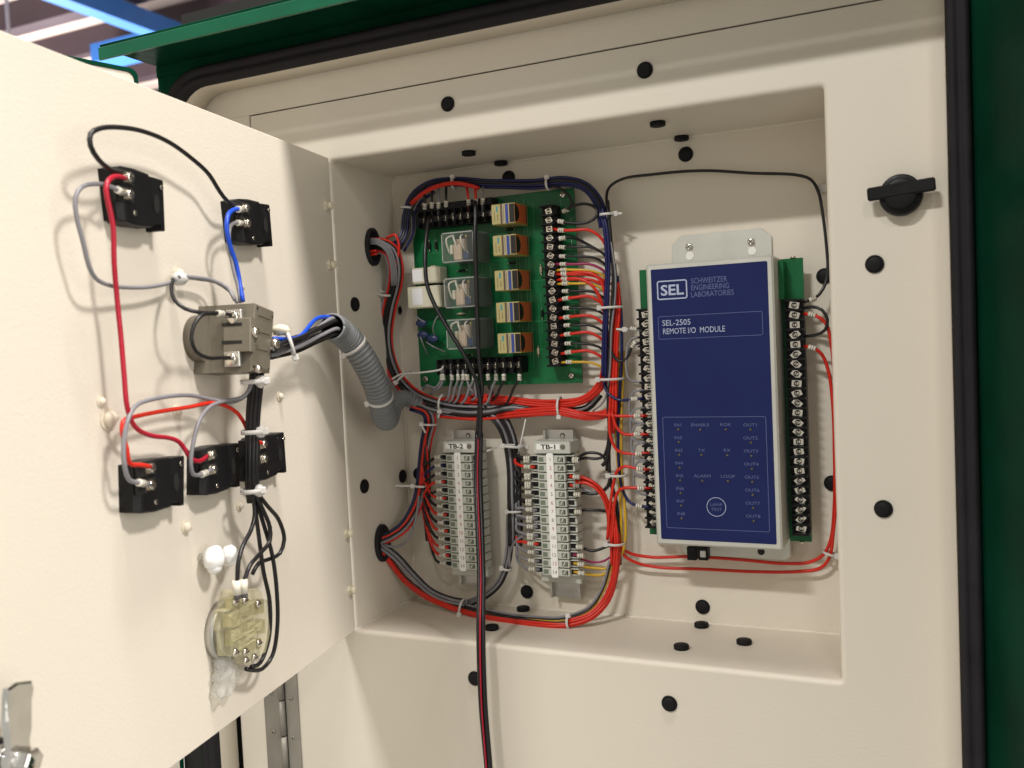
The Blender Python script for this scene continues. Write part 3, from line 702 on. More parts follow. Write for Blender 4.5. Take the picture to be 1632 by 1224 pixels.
# board terminals
barrier(board, (.0497, 0, .3980), (.1250, 0, .3980), 10, .0085, .0800, YB-.0002, screw=SC_B)
barrier(board, (.0637, 0, .2487), (.1470, 0, .2487), 11, .0080, .0800, YB-.0002, screw=SC_B)
barrier(board, (.1862, 0, .3931), (.1862, 0, .2507), 18, .0075, .0795, YB-.0002, screw=SC_B, sx=.0005)
m = MB(); m.box((.0435, .083, .405), (.128, YB-.0002, .4125), 'blackpl', .0005); m.build('terminal_shroud', board)

# ================================================================= TERMINAL STRIPS
def term_mesh():
    m = MB(); w = .0455; h = .00795   # one grey terminal, centre at origin, front toward -Y
    m.box((-w/2, .0, -h/2), (w/2, .014, h/2-.0009), 'term', .0004)
    m.box((-.0135, -.0052, -h/2), (.0150, .0002, h/2-.0009), 'term', .0006)
    m.box((-w/2, -.002, h/2-.0018), (w/2, .002, h/2-.0009), 'term', .0003)
    for sgn in (-1, 1):
        x = sgn*.0178; m.box((x-.0030, -.0003, -h*.30), (x+.0030, .0003, h*.26), 'hole')
    m.box((-.0120, -.0054, -h*.30), (-.0070, -.0050, h*.22), 'termdk'); m.box((.0072, -.0054, -h*.32), (.0130, -.0050, h*.24), 'termdk')
    m.obox((.0098, -.0056, 0), [(.5, 0, .866), (0, 1, 0), (-.866, 0, .5)], (.0019, .0003, .0004), 'sleeve'); m.box((.0124, -.0057, -.0022), (.0131, -.0052, .0016), 'hole')
    return m.mesh('terminal')
TM = term_mesh()
def tstrip(xc, lab, rail, numcol, name_text):
    root = thing('terminal_strip', lab, 'terminal strip', (xc, BD, .04)); Yt = .0795
    m = MB(); x0, x1 = rail
    m.box((x0, .1005, .0175 if xc > .12 else .0235), (x1, .1025, .1835), 'steel', .0003)
    for x in (x0, x1): m.box((x-.0012, .094, .0175 if xc > .12 else .0235), (x+.0008, .1024, .1835), 'steel')
    m.box((x0+.003, .1028, .02), (x1-.003, BD-.0005, .1825), 'steel'); rl = m.build('mounting_rail', root)
    m = MB(); m.cyl(((x0+x1)/2+.002, .1004, .1775), (0, -1, 0), .0026, .0003, 'hole', 14); m.cyl(((x0+x1)/2+.002, .1002, .1770), (0, -1, 0), .0018, .0005, 'steel', 14); m.build('rail_slot', rl)
    z1, z14 = .1580, .0494; dz = (z1-z14)/13
    for i in range(14): inst('terminal', TM, root, (xc, Yt, z1-dz*i), scale=(1, 1, dz/.00835*1.04))
    m = MB(); m.box((xc-.018, Yt-.003, .1628), (xc+.020, .100, .1745), 'term', .0008); eb = m.build('end_bracket', root); m = MB(); m.box((xc-.020, Yt+.006, .0355), (xc+.022, .100, .0447), 'term', .0008)
    m.build('end_bracket', root)
    m = MB(); m.box((xc-.0145, Yt-.0034, .1668), (xc+.0095, Yt-.0030, .1722), 'strip'); text(m, name_text, .0062, (xc-.0025, Yt-.0034, .1695), 'pblack', sx=1.35, bold=.03)
    m.cyl((xc+.0125, Yt-.003, .1695), (0, -1, 0), .0024, .0008, 'taupe', 14); m.build('name_tag', eb)
    m = MB(); q = Yt-.0065; P = rrect(xc-.0036, xc+.0036, z14-.0055, z1+.0058, .0018, 3); m.prism([(x, q, z) for x, z in P], (0, .0013, 0), 'strip', .0002); ms = m.build('marker_strip', root)
    m = MB()
    for i in range(14): text(m, str(i+1), .0050, (xc+.0004, q, z1-dz*i), 'numred' if numcol(i) else 'numblk')
    m.build('numbering', ms)
    return root, z1, dz, Yt
TB2, z1, dz, Yt = tstrip(.0809, 'left grey terminal strip numbered 1 to 14 behind the hanging cable', (.066, .0905), lambda i: i in (3, 5, 7, 8, 9), 'TB-2')
TB1, _, _, _ = tstrip(.1805, 'right grey terminal strip numbered 1 to 14, left of the blue module', (.1672, .1965), lambda i: i in (1, 2, 3, 5, 6, 8, 12), 'TB-1')

# ================================================================= WIRES
Yw = .094
# --- harness around the board, left side
hl = thing('wire_harness', 'tied black, grey and red wires curving from upper grommet along the board left edge', 'wire bundle', at(610, 520, .09))
upath = [(588, 393, .064), (606, 392, .066), (622, 400, .070), (630, 425, .074), (628, 455, .078), (619, 490, .080), (613, 530, .082), (618, 570, .084), (633, 605, .086), (660, 632, .088), (700, 648, .090), (760, 655, .091), (830, 655, .094)]
bundle(hl, upath, [('K', -5.0, 1), ('R', -7.2, 0), ('K', -2.6, 2.2), ('K', 0, 2.6), ('G', -3.8, 3.4), ('K', 2.6, 2.2), ('R', 5.0, 1.6), ('K', 3.8, 0), ('G', 7.0, .6), ('K', -1.0, 0), ('K', 1.4, -1), ('K', -3.6, -1.2)])
for dx, b_ in ((-6, 3.5), (-2.5, 4.4), (1, 4.6)):
    bundle(hl, [(586, 388, .062), (602, 388, .060), (616, 400, .064), (624, 425, .070), (626, 455, .076)], [('G', dx*.6, b_)])
bundle(hl, [(586, 402, .060), (600, 400, .060)], [('R', 0, 3), ('R', 3, 2)])
wire(hl, 'R', [(616, 380, .070), (630, 374, .068), (636, 390, .070), (632, 420, .072), (626, 450, .074)])
for p, t, a_, tl in (((616, 468, .080), (-.3, .2, -1), .0085, .020),): tie(hl, at(*p)+np.array([0, -.003, 0]), t, a_, .0075, -1, tl, (-.9, -.2, .35))
tie(hl, at(650, 596, .084)+np.array([-.004, -.002, -.003]), (.6, .1, -.8), .0095, .008, 1, 0)
tie(hl, at(705, 642, .088), (1, 0, -.15), .0085, .008, 1, .007, (-.3, 0, -1))
# --- loop over the top of the board
ht = thing('wire_harness', 'navy, black and red wire bundle looping over the board top', 'wire bundle', at(780, 295, .09))
tpath = [(588, 398, .066), (612, 396, .070), (632, 392, .078), (645, 375, .084), (648, 345, .087), (658, 315, .089), (685, 295, .090), (730, 290, .090), (790, 293, .090), (850, 294, .089), (900, 289, .089), (932, 297, .089), (953, 322, .088), (963, 362, .087)]
bundle(ht, tpath, [('N', -3.2, 1.2), ('K', -1.0, 2.4), ('N', 1.2, 2.0), ('N', 3.2, .6), ('K', 0, -.4), ('K', -2.2, -.8)], .0016)
bundle(ht, [(640, 398, .082), (655, 370, .085), (656, 345, .087), (666, 320, .087), (690, 302, .086)], [('K', -1, 2), ('N', 2.4, 1), ('G', 3.6, -1)])
bundle(ht, [(655, 325, .083), (668, 313, .083), (690, 300, .083), (722, 292, .082), (748, 295, .084), (764, 300, .088)], [('R', -.6, 1.8), ('R', .9, 1.2)])
for c, x0_, y0_, x1_, y1_ in (('K', 677, 300, 677, 342), ('K', 688, 298, 688.5, 340), ('G', 699, 300, 699, 340), ('K', 711, 298, 711, 338), ('R', 744, 297, 748, 336), ('R', 757, 297, 759, 336), ('G', 770, 298, 769, 334)):
    wire(ht, c, [(x0_, y0_, .088), ((x0_+x1_)/2, (y0_+y1_)/2-4, .081), (x1_, y1_+2, .086)], mark2=.010)
wire(ht, 'K', [(875, 294, .088), (900, 305, .086), (912, 325, .086), (905, 334, .086), (892, 338, .086)], mark2=.006)
tie(ht, at(724, 292, .089), (1, 0, 0), .0062, .006, -1, .008, (.1, 0, -1)); tie(ht, at(874, 293, .088), (1, 0, 0), .006, .006, -1); tie(ht, at(648, 331, .086), (.1, 0, 1), .0062, .006, 1)
# --- trunk between board and module
tr = thing('wire_harness', 'vertical trunk of red, black, navy and yellow wires between green board and blue module', 'wire bundle', at(975, 600, .09))
def V(col, L, r=.0014, **k): return wire(tr, col, L, r, **k)
V('N', [(955, 325, .087), (963, 362, .084), (967, 420, .083), (965, 480, .082), (962, 540, .082), (961, 600, .083)], .0019)
V('N', [(958, 325, .085), (968, 370, .081), (971, 420, .080), (969, 470, .080), (966, 540, .080), (965, 604, .081)], .0015)
V('K', [(968, 320, .086), (972, 370, .083), (977, 420, .082), (977, 470, .082), (973, 530, .082), (970, 600, .082), (970, 660, .084), (972, 700, .086), (966, 735, .088), (960, 742, .088)], .0019)
V('K', [(966, 340, .088), (975, 400, .086), (980, 450, .084), (975, 500, .080), (972, 545, .080), (974, 560, .080), (985, 575, .080), (998, 572, .080), (1010, 549, .080), (1024, 547, .080)], mark2=.0085)
V('G', [(967, 340, .084), (976, 400, .081), (981, 440, .080), (980, 480, .080), (975, 520, .079), (971, 600, .080), (962, 640, .085), (945, 655, .088)], .0009)
V('K', [(979, 420, .087), (984, 480, .088), (983, 520, .088), (972, 660, .09), (972, 760, .09), (982, 800, .09), (987, 860, .088), (988, 900, .088)], .0018)
for k_, dx in enumerate((0, 4.6, 9.2)):
    V('R', [(976+dx, 450, .087), (978+dx, 490, .086), (975+dx, 540, .084), (973+dx, 600, .083), (972+dx, 660, .083), (971+dx*.7, 690, .085)], .0015)
V('N', [(984, 440, .088), (990, 500, .088), (991, 560, .087), (988, 620, .087), (985, 680, .087), (986, 740, .086), (992, 780, .085), (1003, 800, .084), (1017, 806, .082), (1036, 808, .080)], mark2=.0105)
V('N', [(962, 600, .085), (965, 620, .083), (975, 632, .081), (990, 638, .081), (1008, 636, .080), (1026, 635, .080)], mark2=.0085)
V('Y', [(996, 560, .092), (992, 620, .090), (990, 700, .089), (991, 760, .088), (995, 800, .087), (997, 850, .087), (992, 880, .088), (970, 905, .090), (945, 905, .088), (918, 901, .083)])
V('Y', [(988, 560, .093), (981, 660, .091), (982, 700, .090), (986, 760, .089), (990, 830, .089), (985, 895, .090), (960, 916, .090), (935, 915, .086), (915, 912, .083)])
V('P', [(984, 800, .092), (986, 870, .092), (965, 893, .091), (945, 896, .089), (918, 888, .083)], .0011)
# reds from the trunk to the module's left terminals
for L in ([(975, 655, .080), (982, 680, .079), (995, 692, .079), (1012, 692, .080), (1034, 692, .081)], [(971, 655, .080), (973, 695, .079), (984, 718, .079), (1003, 723, .080), (1036, 722, .081)],
          [(968, 860, .083), (972, 810, .081), (978, 770, .080), (984, 750, .079), (997, 743, .079), (1016, 747, .080), (1038, 748, .081)], [(974, 870, .083), (978, 830, .081), (980, 798, .080), (988, 780, .079), (1003, 777, .079), (1020, 778, .080), (1040, 777, .081)]):
    V('R', L, .0015, mark2=.0105)
V('R', [(700, 664, .086), (760, 668, .086), (830, 662, .086), (890, 657, .086), (950, 660, .082), (990, 663, .080), (1034, 662, .081)], .0015, mark2=.0105)
V('G', [(972, 520, .09), (985, 526, .086), (1000, 525, .083), (1010, 524, .081), (1024, 527, .080)], .0012, mark2=.0085)
for (ya, yb) in ((538, 610), (622, 676), (650, 706), (676, 735), (706, 762), (735, 790)):
    wire(tr, 'G', [(1024+(ya-538)*.06, ya, .082), (1006+(ya-538)*.05, ya+2, .080), (998+(ya-538)*.06, (ya+yb)/2-4, .080), (1003+(ya-538)*.06, yb-6, .080), (1026+(yb-538)*.06, yb, .082)], .0011)
# board right terminals to the trunk
rows = [('K', 351, 353, 'loop'), ('R', 365, 367, 0), ('K', 378.5, 380, 'short'), ('K', 392, 394, 0), ('K', 407, 408.5, 0), ('P', 421, 421, 0), ('Y', 431, 430, 0), ('R', 437, 437, 0), ('R', 446, 445, 0), ('Y', 453, 452, 0),
        ('K', 465, 464, 0), ('R', 479, 476, 0), ('K', 492, 491, 0), ('R', 507, 506, 0), ('K', 520, 518.5, 0), ('R', 535, 533, 0), ('K', 549, 547.5, 0), ('R', 564, 562, 0), ('Y', 578, 577, 0)]
for i, (c, ys, ym, md) in enumerate(rows):
    x = 882+i*.75; sag = random.uniform(-2, 2)
    xm = 893+i*.6
    if md == 'loop': V(c, [(x, ys, .0835), (xm, ym, .081), (915, 356, .080), (938, 354, .081), (951, 344, .082), (950, 332, .083), (935, 325, .083), (915, 328, .084), (896, 338, .086)], mark=.0095); continue
    if md == 'short': V(c, [(x, ys, .0835), (xm, ym, .081), (912, 378, .084), (930, 386, .090), (955, 400, .092)], mark=.0095); continue
    up = 4 if c == 'R' and i > 9 else 0; dn = 16 if i > 1 else 26
    V(c, [(x, ys, .0835), (xm, ym, .0805), (xm+20, ym-up*.6, .0795), (938+sag, ym-up-1+abs(sag), .0805), (955, ym+dn*.35-up*.3, .083), (966, ym+dn, .087), (968, ym+dn+26, .090)], .0012 if c != 'R' else .00145, mark=.0095)
V('R', [(893, 446, .080), (920, 444, .079), (940, 452, .079), (953, 468, .080), (961, 490, .082), (966, 520, .086)], .0015)
V('R', [(893, 438, .080), (925, 434, .079), (948, 438, .079), (960, 452, .081), (966, 480, .086)], .0015)
for (px, py, a_, h_, tl, td) in ((968, 342, .0068, 1, .006, (1, 0, 0)), (974, 490, .0105, -1, .004, (1, 0, .1)), (974, 604, .0118, -1, .005, (1, 0, 0)), (985, 757, .0090, -1, .0, None), (981, 866, .0085, -1, .007, (1, 0, 0)), (1000, 525, .002, -1, .008, (-1, 0, .1))):
    tie(tr, at(px, py, .084), (0, 0, 1), a_, min(a_, .008), h_, tl, td)
# red wires going down from the trunk into the lower loop
# --- horizontal red bundle under the board
hr = thing('wire_harness', 'horizontal bundle of bright red wires under the circuit board', 'wire bundle', at(860, 645, .09))
rp = [(700, 640, .094), (760, 634, .094), (800, 636, .093), (850, 642, .092), (890, 643, .091), (930, 636, .089), (955, 615, .087), (966, 585, .086), (970, 540, .088)]
bundle(hr, rp, [('R', -2.4, 2), ('R', 0, 2.8), ('R', 2.2, 2.2), ('R', -1.2, 0), ('R', 1.4, -.2), ('R', 3.8, .6)], .0015)
bundle(hr, [(700, 655, .092), (770, 660, .091), (840, 655, .088), (890, 652, .087), (940, 660, .086), (968, 655, .086), (980, 640, .088)], [('R', 1.2, 2), ('R', 3.0, 1.2), ('R', 4.6, .6), ('R', -1.0, .6)], .0015)
bundle(hr, [(760, 648, .090), (800, 652, .090), (850, 656, .092), (900, 655, .094), (935, 650, .094), (955, 628, .092)], [('G', 0, 2), ('K', 2, 0), ('K', -2, 0), ('G', 3.2, -1)])
bundle(hr, [(690, 650, .090), (740, 658, .088), (780, 656, .088), (815, 650, .090), (850, 655, .093)], [('K', -2.4, 2.4), ('G', -.4, 2.9), ('K', 2, 2)], .0015)
tie(hr, at(892, 648, .089), (1, 0, 0), .0095, .0065, 1, .0)
# --- wires from the bottom board terminals
for (c, x, xe, ye) in (('G', 704, 678, 618), ('G', 707, 690, 626), ('G', 720.5, 712, 638), ('G', 730.5, 718, 640), ('G', 738.5, 726, 641), ('G', 745, 752, 628), ('G', 755.5, 738, 642), ('G', 758, 756, 636), ('G', 790.5, 775, 644), ('K', 803, 788, 636), ('K', 828, 806, 645), ('K', 778, 782, 630)):
    wire(hr, c, [(x-1, 590, .084), (x, 603, .0815), (x*.6+xe*.4, 618, .082), (xe+3, ye-4, .084), (xe-4, ye+2, .089)], .0013, mark=.0075)
# --- left terminal strip feed
h2 = thing('wire_harness', 'red, blue and black bundle feeding the left terminal strip and lower grommet', 'wire bundle', at(680, 760, .09))
fp = [(655, 645, .080), (680, 655, .086), (686, 672, .089), (680, 700, .090), (675, 740, .090), (671, 775, .088), (664, 805, .082), (645, 838, .072), (622, 855, .062), (604, 862, .052)]
bundle(h2, fp, [('R', -4.6, .4), ('G', -2.8, 2.2), ('K', -3.4, -.6), ('K', -.8, 2.4), ('R', 1.4, 2.2), ('K', 3.2, 1), ('N', 5.0, 0), ('K', .8, 0), ('N', 2.8, -1.2)])
bundle(h2, [(640, 640, .078), (665, 643, .084), (695, 652, .088), (730, 657, .09)], [('K', -2, 1), ('K', 0, 2), ('G', 1.4, 2.6), ('K', 2.8, .6)])
wire(h2, 'G', [(668, 790, .080), (662, 830, .075), (648, 862, .068), (630, 872, .058), (612, 868, .052)], .0013)
for i in range(14):
    z = z1-dz*i; P1 = np.array([.0809-.0178, Yt-.001, z]); P2 = np.array([.0809-.0255, Yt-.003, z+.0004])
    c = ['K', 'N', 'K', 'R', 'K', 'R', 'K', 'R', 'K', 'R', 'K', 'R', 'R', 'K'][i]
    src = at(677-min(i, 6)*.8, [748, 765, 775, 775, 768, 738, 760, 752, 775, 770, 790, 800, 790, 770][i] if i != 3 else 800, .089)
    mid = P2+np.array([-.008, .002, (.002 if i > 4 else -.004)]) if i != 3 else P2+np.array([-.008, .001, -.003])
    o = MB().tube(spline([P1, P2, mid, (mid+src)/2+np.array([-.0035, .0, -.001]), src], .003), .0014, 'w'+c).build(WN[c]+'_wire', h2); sleeve(o, P2+np.array([.0015, 0, 0]), (1, 0, 0), .0023, .006)
bundle(h2, [(679, 700, .089), (681, 740, .088), (682, 790, .088), (680, 830, .088), (683, 862, .086)], [('R', 0, 1), ('K', 2, 0), ('K', -2, 0)], .0012)
tie(h2, at(684, 676, .088), (.1, 0, 1), .0075, .006, -1, .010, (.5, 0, -1)); tie(h2, at(672, 774, .087), (.1, 0, 1), .009, .006, -1, .020, (-1, -.1, 0))
# --- right terminal strip feed
h3 = thing('wire_harness', 'thick black and grey bundle feeding the right terminal strip from above', 'wire bundle', at(815, 740, .09))
gp = [(770, 650, .090), (790, 660, .090), (805, 680, .090), (815, 710, .090), (820, 750, .089), (820, 790, .088), (822, 830, .088), (822, 870, .088)]
bundle(h3, gp, [('K', -5.4, .6), ('G', -3.6, 2.0), ('K', -1.6, 2.6), ('K', .6, 2.2), ('G', 2.6, 2.2), ('K', 4.6, 1.2), ('K', 6.4, 0), ('K', 0, -.4), ('K', 3, -.4), ('K', -3.2, -.6)], .0014)
bundle(h3, [(816, 800, .088), (813, 835, .088), (812, 870, .088), (808, 900, .088), (795, 930, .088), (772, 950, .088), (745, 962, .088)], [('K', -2.4, 0), ('G', 0, 1.6), ('K', 1.4, 0), ('G', 3.0, .4)], .0013)
wire(h3, 'G', [(812, 905, .086), (813, 880, .084), (822, 862, .082), (840, 850, .080), (857, 833, .078)], .0013)
cl = ['K', 'R', 'K', 'K', 'K', 'K', 'G', 'G', 'G', 'G', 'R', 'G', 'G', 'G']
for i in range(14):
    z = z1-dz*i; P1 = np.array([.1805-.0178, Yt-.001, z]); P2 = np.array([.1805-.0265, Yt-.003, z+.0004]); c = cl[i]
    srcy = [705, 722, 716, 738, 750, 770, 800, 808, 820, 830, 852, 850, 866, 872][i]
    src = at(824, srcy, .087); mid = P2+np.array([-.007, .002, .001])
    o = MB().tube(spline([P1, P2, mid, (mid+src)/2+np.array([-.004, 0, -.003]), src], .003), .00145, 'w'+c).build(WN[c]+'_wire', h3); sleeve(o, P2+np.array([.0015, 0, 0]), (1, 0, 0), .0023, .0062)
    if i in (0, 2, 3, 5, 7, 9):
        q = np.array([0, .0035, -.0030]); o = MB().tube(spline([P1+q, P2+q, mid+q, (mid+src)/2+q+np.array([-.004, 0, -.003]), src+q], .003), .0014, 'w'+('K' if i < 6 else 'G')).build(WN['K' if i < 6 else 'G']+'_wire', h3); sleeve(o, P2+q*.9+np.array([.001, -.003, 0]), (1, 0, 0), .0022, .0055)
tie(h3, at(822, 711, .088), (.1, 0, 1), .0105, .008, 1, .0); tie(h3, at(818, 711, .080), (.1, 0, 1), .0098, .006, -1, .018, (-1, 0, -.28)); tie(h3, at(822, 814, .086), (0, 0, 1), .009, .007, -1); tie(h3, at(808, 906, .086), (.2, 0, 1), .005, .005, -1)
m = MB(); A_ = at(838, 668, .084); B_ = at(829, 710, .082); m.tube([A_, B_, at(826, 724, .082)], .0009, 'nylon', 6); m.build('tie_tail', h3)
# right side of right strip
for i, (c, L) in enumerate((('K', [(935, 722, .084), (957, 724, .086), (966, 735, .088), (967, 750, .09)]), ('K', [(932, 730, .084), (952, 731, .086), (962, 727, .088), (968, 712, .089), (971, 690, .09)]),
                            ('R', [(925, 760, .082), (945, 768, .082), (962, 785, .083), (972, 815, .084), (978, 860, .085), (982, 900, .086)]), ('R', [(928, 769, .080), (947, 776, .080), (961, 793, .081), (970, 822, .083), (974, 860, .084), (975, 900, .086)]),
                            ('K', [(930, 786, .084), (950, 787, .086), (968, 775, .088), (973, 755, .090)]), ('G', [(926, 778, .084), (945, 784, .085), (962, 783, .088), (972, 772, .090)]), ('K', [(930, 813, .083), (950, 813, .085), (970, 815, .090)]),
                            ('K', [(930, 874, .083), (945, 878, .084), (960, 874, .087), (974, 868, .09)]), ('R', [(922, 764, .084), (944, 772, .085), (960, 788, .086), (968, 815, .087), (971, 850, .087)]))):
    row = [0, 0, 2, 3, 4, 3, 6, 10, 3][i]; P1 = np.array([.1805+.0178, Yt-.001, z1-dz*row-(.0015 if i in (1,) else 0)]); P2 = P1+np.array([.0065, -.003, 0])
    o = MB().tube(spline([P1, P2]+pts(L), .003), .0014 if c != 'R' else .0016, 'w'+c).build(WN[c]+'_wire', tr); sleeve(o, P2+np.array([.0012, 0, 0]), (1, 0, 0), .0023, .0062)
for row, c in ((11, 'P'), (12, 'Y'), (13, 'Y')):
    P1 = np.array([.1805+.0178, Yt-.001, z1-dz*row]); P2 = P1+np.array([.0085, -.003, 0]); L = {11: (918, 888, .083), 12: (918, 901, .083), 13: (915, 912, .083)}[row]
    o = MB().tube(spline([P1, P2, at(*L)], .003), .0013, 'w'+c).build(WN[c]+'_wire', tr); sleeve(o, P2, (1, 0, 0), .0023, .006)
# --- lower loop
hb = thing('wire_harness', 'red and grey bundle sagging along the recess floor from lower grommet to the trunk', 'wire bundle', at(800, 980, .09))
bp_ = [(604, 872, .052), (620, 890, .060), (645, 922, .072), (675, 945, .080), (710, 962, .076), (750, 975, .070), (800, 985, .064), (850, 992, .060), (900, 994, .062), (940, 982, .070), (966, 955, .080), (978, 920, .084), (982, 880, .085), (981, 850, .086)]
bundle(hb, bp_, [('R', 3.2, 1), ('R', 1.6, 2.2), ('R', .2, 1.2), ('K', -1.4, .2)], .0014)
bundle(hb, [(604, 868, .052), (628, 886, .062), (655, 915, .074), (685, 943, .082), (715, 957, .078), (740, 962, .076)], [('K', -3.2, 1), ('G', -1.4, 2.2), ('K', .4, 1.6), ('G', 1.8, 2.6), ('K', -1, 0)], .0015)
bundle(hb, [(735, 964, .076), (765, 972, .076), (800, 979, .074), (850, 985, .070), (900, 985, .070), (940, 968, .080), (962, 935, .087), (974, 895, .087)], [('G', -1.2, 0), ('K', .4, -.6), ('Y', 1.6, -.8)], .0012)
bundle(hb, [(905, 992, .062), (940, 982, .069), (966, 955, .078), (980, 915, .083), (984, 880, .083), (984, 850, .083), (976, 800, .084)], [('R', 0, 1.2), ('R', -2.2, .6)], .0014)
tie(hb, at(737, 967, .073), (1, 0, -.2), .0075, .0065, 1, .0); tie(hb, at(907, 992, .062), (1, 0, .1), .0055, .006, -1, 0)
m = MB(); q = at(738, 984, .080)
m.box(q+np.array([-.008, 0, -.006]), q+np.array([.008, .0015, .006]), 'nylon', .0006); m.box(q+np.array([-.0045, -.004, -.0045]), q+np.array([-.0025, .0, .0045]), 'nylon', .0005); m.box(q+np.array([.0025, -.004, -.0045]), q+np.array([.0045, 0, .0045]), 'nylon', .0005)
m.build('tie_mount', hb)
# --- single wires round the module
lonewire('K', [(972, 345, .088), (967, 325, .092), (970, 300, .098), (990, 286, .102), (1040, 278, .103), (1120, 272, .103), (1200, 276, .103), (1270, 279, .103), (1292, 286, .102), (1304, 305, .100), (1311, 340, .099), (1317, 390, .098), (1319, 430, .096), (1312, 460, .093), (1298, 476, .090), (1280, 481, .086)],
         'long black wire arching over the blue module to its top right terminal', mark2=.008)
lonewire('K', [(1278, 492, .082), (1295, 489, .079), (1310, 494, .077), (1319, 510, .077), (1315, 526, .078), (1300, 534, .080), (1280, 536, .083)], 'short black jumper loop on the right terminals of the module')
rr = thing('wire_pair', 'two red wires running under the blue module and up its right side', 'wire', at(1150, 900, .10))
wire(rr, 'R', [(984, 850, .084), (990, 872, .088), (1005, 882, .094), (1040, 888, .100), (1100, 887, .100), (1180, 892, .100), (1250, 898, .100), (1290, 896, .100), (1312, 884, .098), (1324, 860, .096), (1330, 800, .094), (1330, 720, .092), (1327, 640, .090), (1320, 590, .088), (1310, 565, .084), (1297, 555, .080), (1278, 551, .083)], .0015, mark2=.0095)
wire(rr, 'R', [(986, 855, .086), (994, 884, .090), (1015, 897, .096), (1050, 904, .100), (1120, 907, .100), (1200, 911, .100), (1270, 911, .100), (1308, 905, .099), (1322, 888, .097), (1328, 850, .094), (1333, 780, .092), (1334, 700, .090), (1331, 620, .088), (1325, 550, .084), (1316, 515, .080), (1300, 503, .079), (1278, 500, .083)], .0015, mark2=.0095)
tie(rr, at(1322, 882, .097), (.3, 0, 1), .0055, .005, 1, 0)
m = MB(); q = at(1309, 300, .103); m.box(q+np.array([-.003, 0, -.004]), q+np.array([.006, .007, .004]), 'nylon', .001); o = m.build('tie_mount', None, 'small white adhesive clip holding the black wire at the recess top right', loc=q, cat='cable clip')
# --- hanging cable
hc = thing('hanging_cable', 'twisted red and black cable pair hanging in front of the left terminal strip', 'cable', at(770, 900, .05))
C1 = [(752, 330, .078), (757, 322, .070), (758, 335, .066), (757, 380, .060), (759, 450, .058), (761, 520, .056), (764, 580, .055), (768, 620, .055), (763, 660, .052), (761, 700, .050)]
C2 = [(684, 346, .080), (682, 360, .072), (678, 400, .062), (680, 450, .056), (690, 480, .054), (715, 525, .052), (745, 575, .051), (760, 610, .052), (766, 650, .050), (765, 700, .048)]
wire(hc, 'K', C1, .0021); wire(hc, 'K', C2, .0021)
wire(hc, 'K', [(684, 346, .082), (683, 362, .078)], .0010)
dn = [(763, 690, .049), (762, 760, .040), (765, 850, .020), (767, 920, .004), (766, 1000, -.016), (767, 1060, -.020), (770, 1130, -.020), (776, 1200, -.020), (782, 1270, -.020)]
cc = spline(pts(dn), .004)
for ax, ay, col, rr_ in ((-.0019, 0, 'K', .0021), (.0021, .0006, 'K', .0021), (-.0004, -.0019, 'D', .00075)):
    P = []
    for i, p in enumerate(cc):
        f_ = min(1, i/22); a_ = .5*math.sin(i*.05)*f_
        P.append(p+np.array([ax*math.cos(a_)-ay*math.sin(a_), ay*math.cos(a_)+ax*math.sin(a_), 0])*(1 if col != 'D' else (.2+.8*f_)))
    MB().tube(P, rr_, 'w'+col).build(WN[col]+'_conductor', hc)

# ================================================================= ON THE SMALL DOOR
def d4(x, y, o): return (x, y, o, 'd')
H = .014
def contact(name, fr, screws, tiny, oval, label, labelgrp, right_ledge):
    P = [dp(x, y, H) for x, y in fr]; c = sum(P)/len(P); root = thing('contact_block', label, 'contact block', c-N*H, labelgrp)
    e1 = P[1]-P[0]; e2 = P[3]-P[0]
    g = lambda a, b: P[0]+e1*a+e2*b+(P[2]-P[1]-e2)*a*b
    out_ = U*.006
    # stepped body: thick half with terminals, thinner half toward the hinge
    m = MB(); m.prism([g(0, .02), g(.28, 0), g(.62, .02), g(.62, .97), g(.28, 1), g(0, .98)], -N*H, 'blackpl', .0009)
    m.prism([g(-.10, .06)-N*.004, g(.0, .02)-N*.001, g(0, .98)-N*.001, g(-.10, .95)-N*.004], -N*(H-.004), 'blackpl', .0004); m.build('housing', root)
    m = MB(); m.prism([g(.60, .04)-N*.0015, g(1, .04)-N*.0015, g(1, .99)-N*.0015, g(.92, .99)-N*.0015, g(.90, .90)-N*.0015, g(.70, .90)-N*.0015, g(.68, .97)-N*.0015, g(.60, .97)-N*.0015], -N*(H-.0015), 'blackpl', .0007); m.build('side_plate', root)
    m = MB(); q = g(.80, .52)-N*.0012; zz = np.array([0, 0, 1.]); seg = 18
    m.add([q+U*.0030*math.cos(2*math.pi*k_/seg)+zz*.0062*math.sin(2*math.pi*k_/seg) for k_ in range(seg)], [tuple(range(seg))], 'hole'); m.build('actuator_slot', root)
    for (x, y) in tiny:
        m = MB(); q = dp(x, y, H-.0004); m.cyl(q, N, .0016, .0005, 'screw', 14, dome=.0003); m.cyl(q+N*.0006, N, .0009, .0003, 'hole', 10); m.build('rivet', root)
    for (x, y) in screws:
        q = dp(x, y, H); m = MB()
        m.obox(q-N*.0006+U*.003, [U, zz, N], (.0085, .0046, .0010), 'hole')
        m.build('terminal_recess', root)
        m = MB(); m.obox(q+N*.0008+U*.0016, [U, zz, N], (.0034, .0032, .0003), 'screw'); m.cyl(q+N*.0008, N, .0030, .0016, 'screw', 16, dome=.0012)
        m.obox(q+N*.0033, [U, zz, N], (.0024, .0004, .0003), 'screwdark'); m.obox(q+N*.0034, [zz, U, N], (.0024, .0004, .0003), 'screwdark'); m.build('terminal_screw', root)
    return root
CG = 'black contact blocks on the open door'
contact('a', [(193, 262), (263, 283), (267, 369), (203, 355)], [(203, 283), (203, 310)], [(257, 299), (215, 340)], None, 'upper left black contact block with red and grey wires', CG, 0)
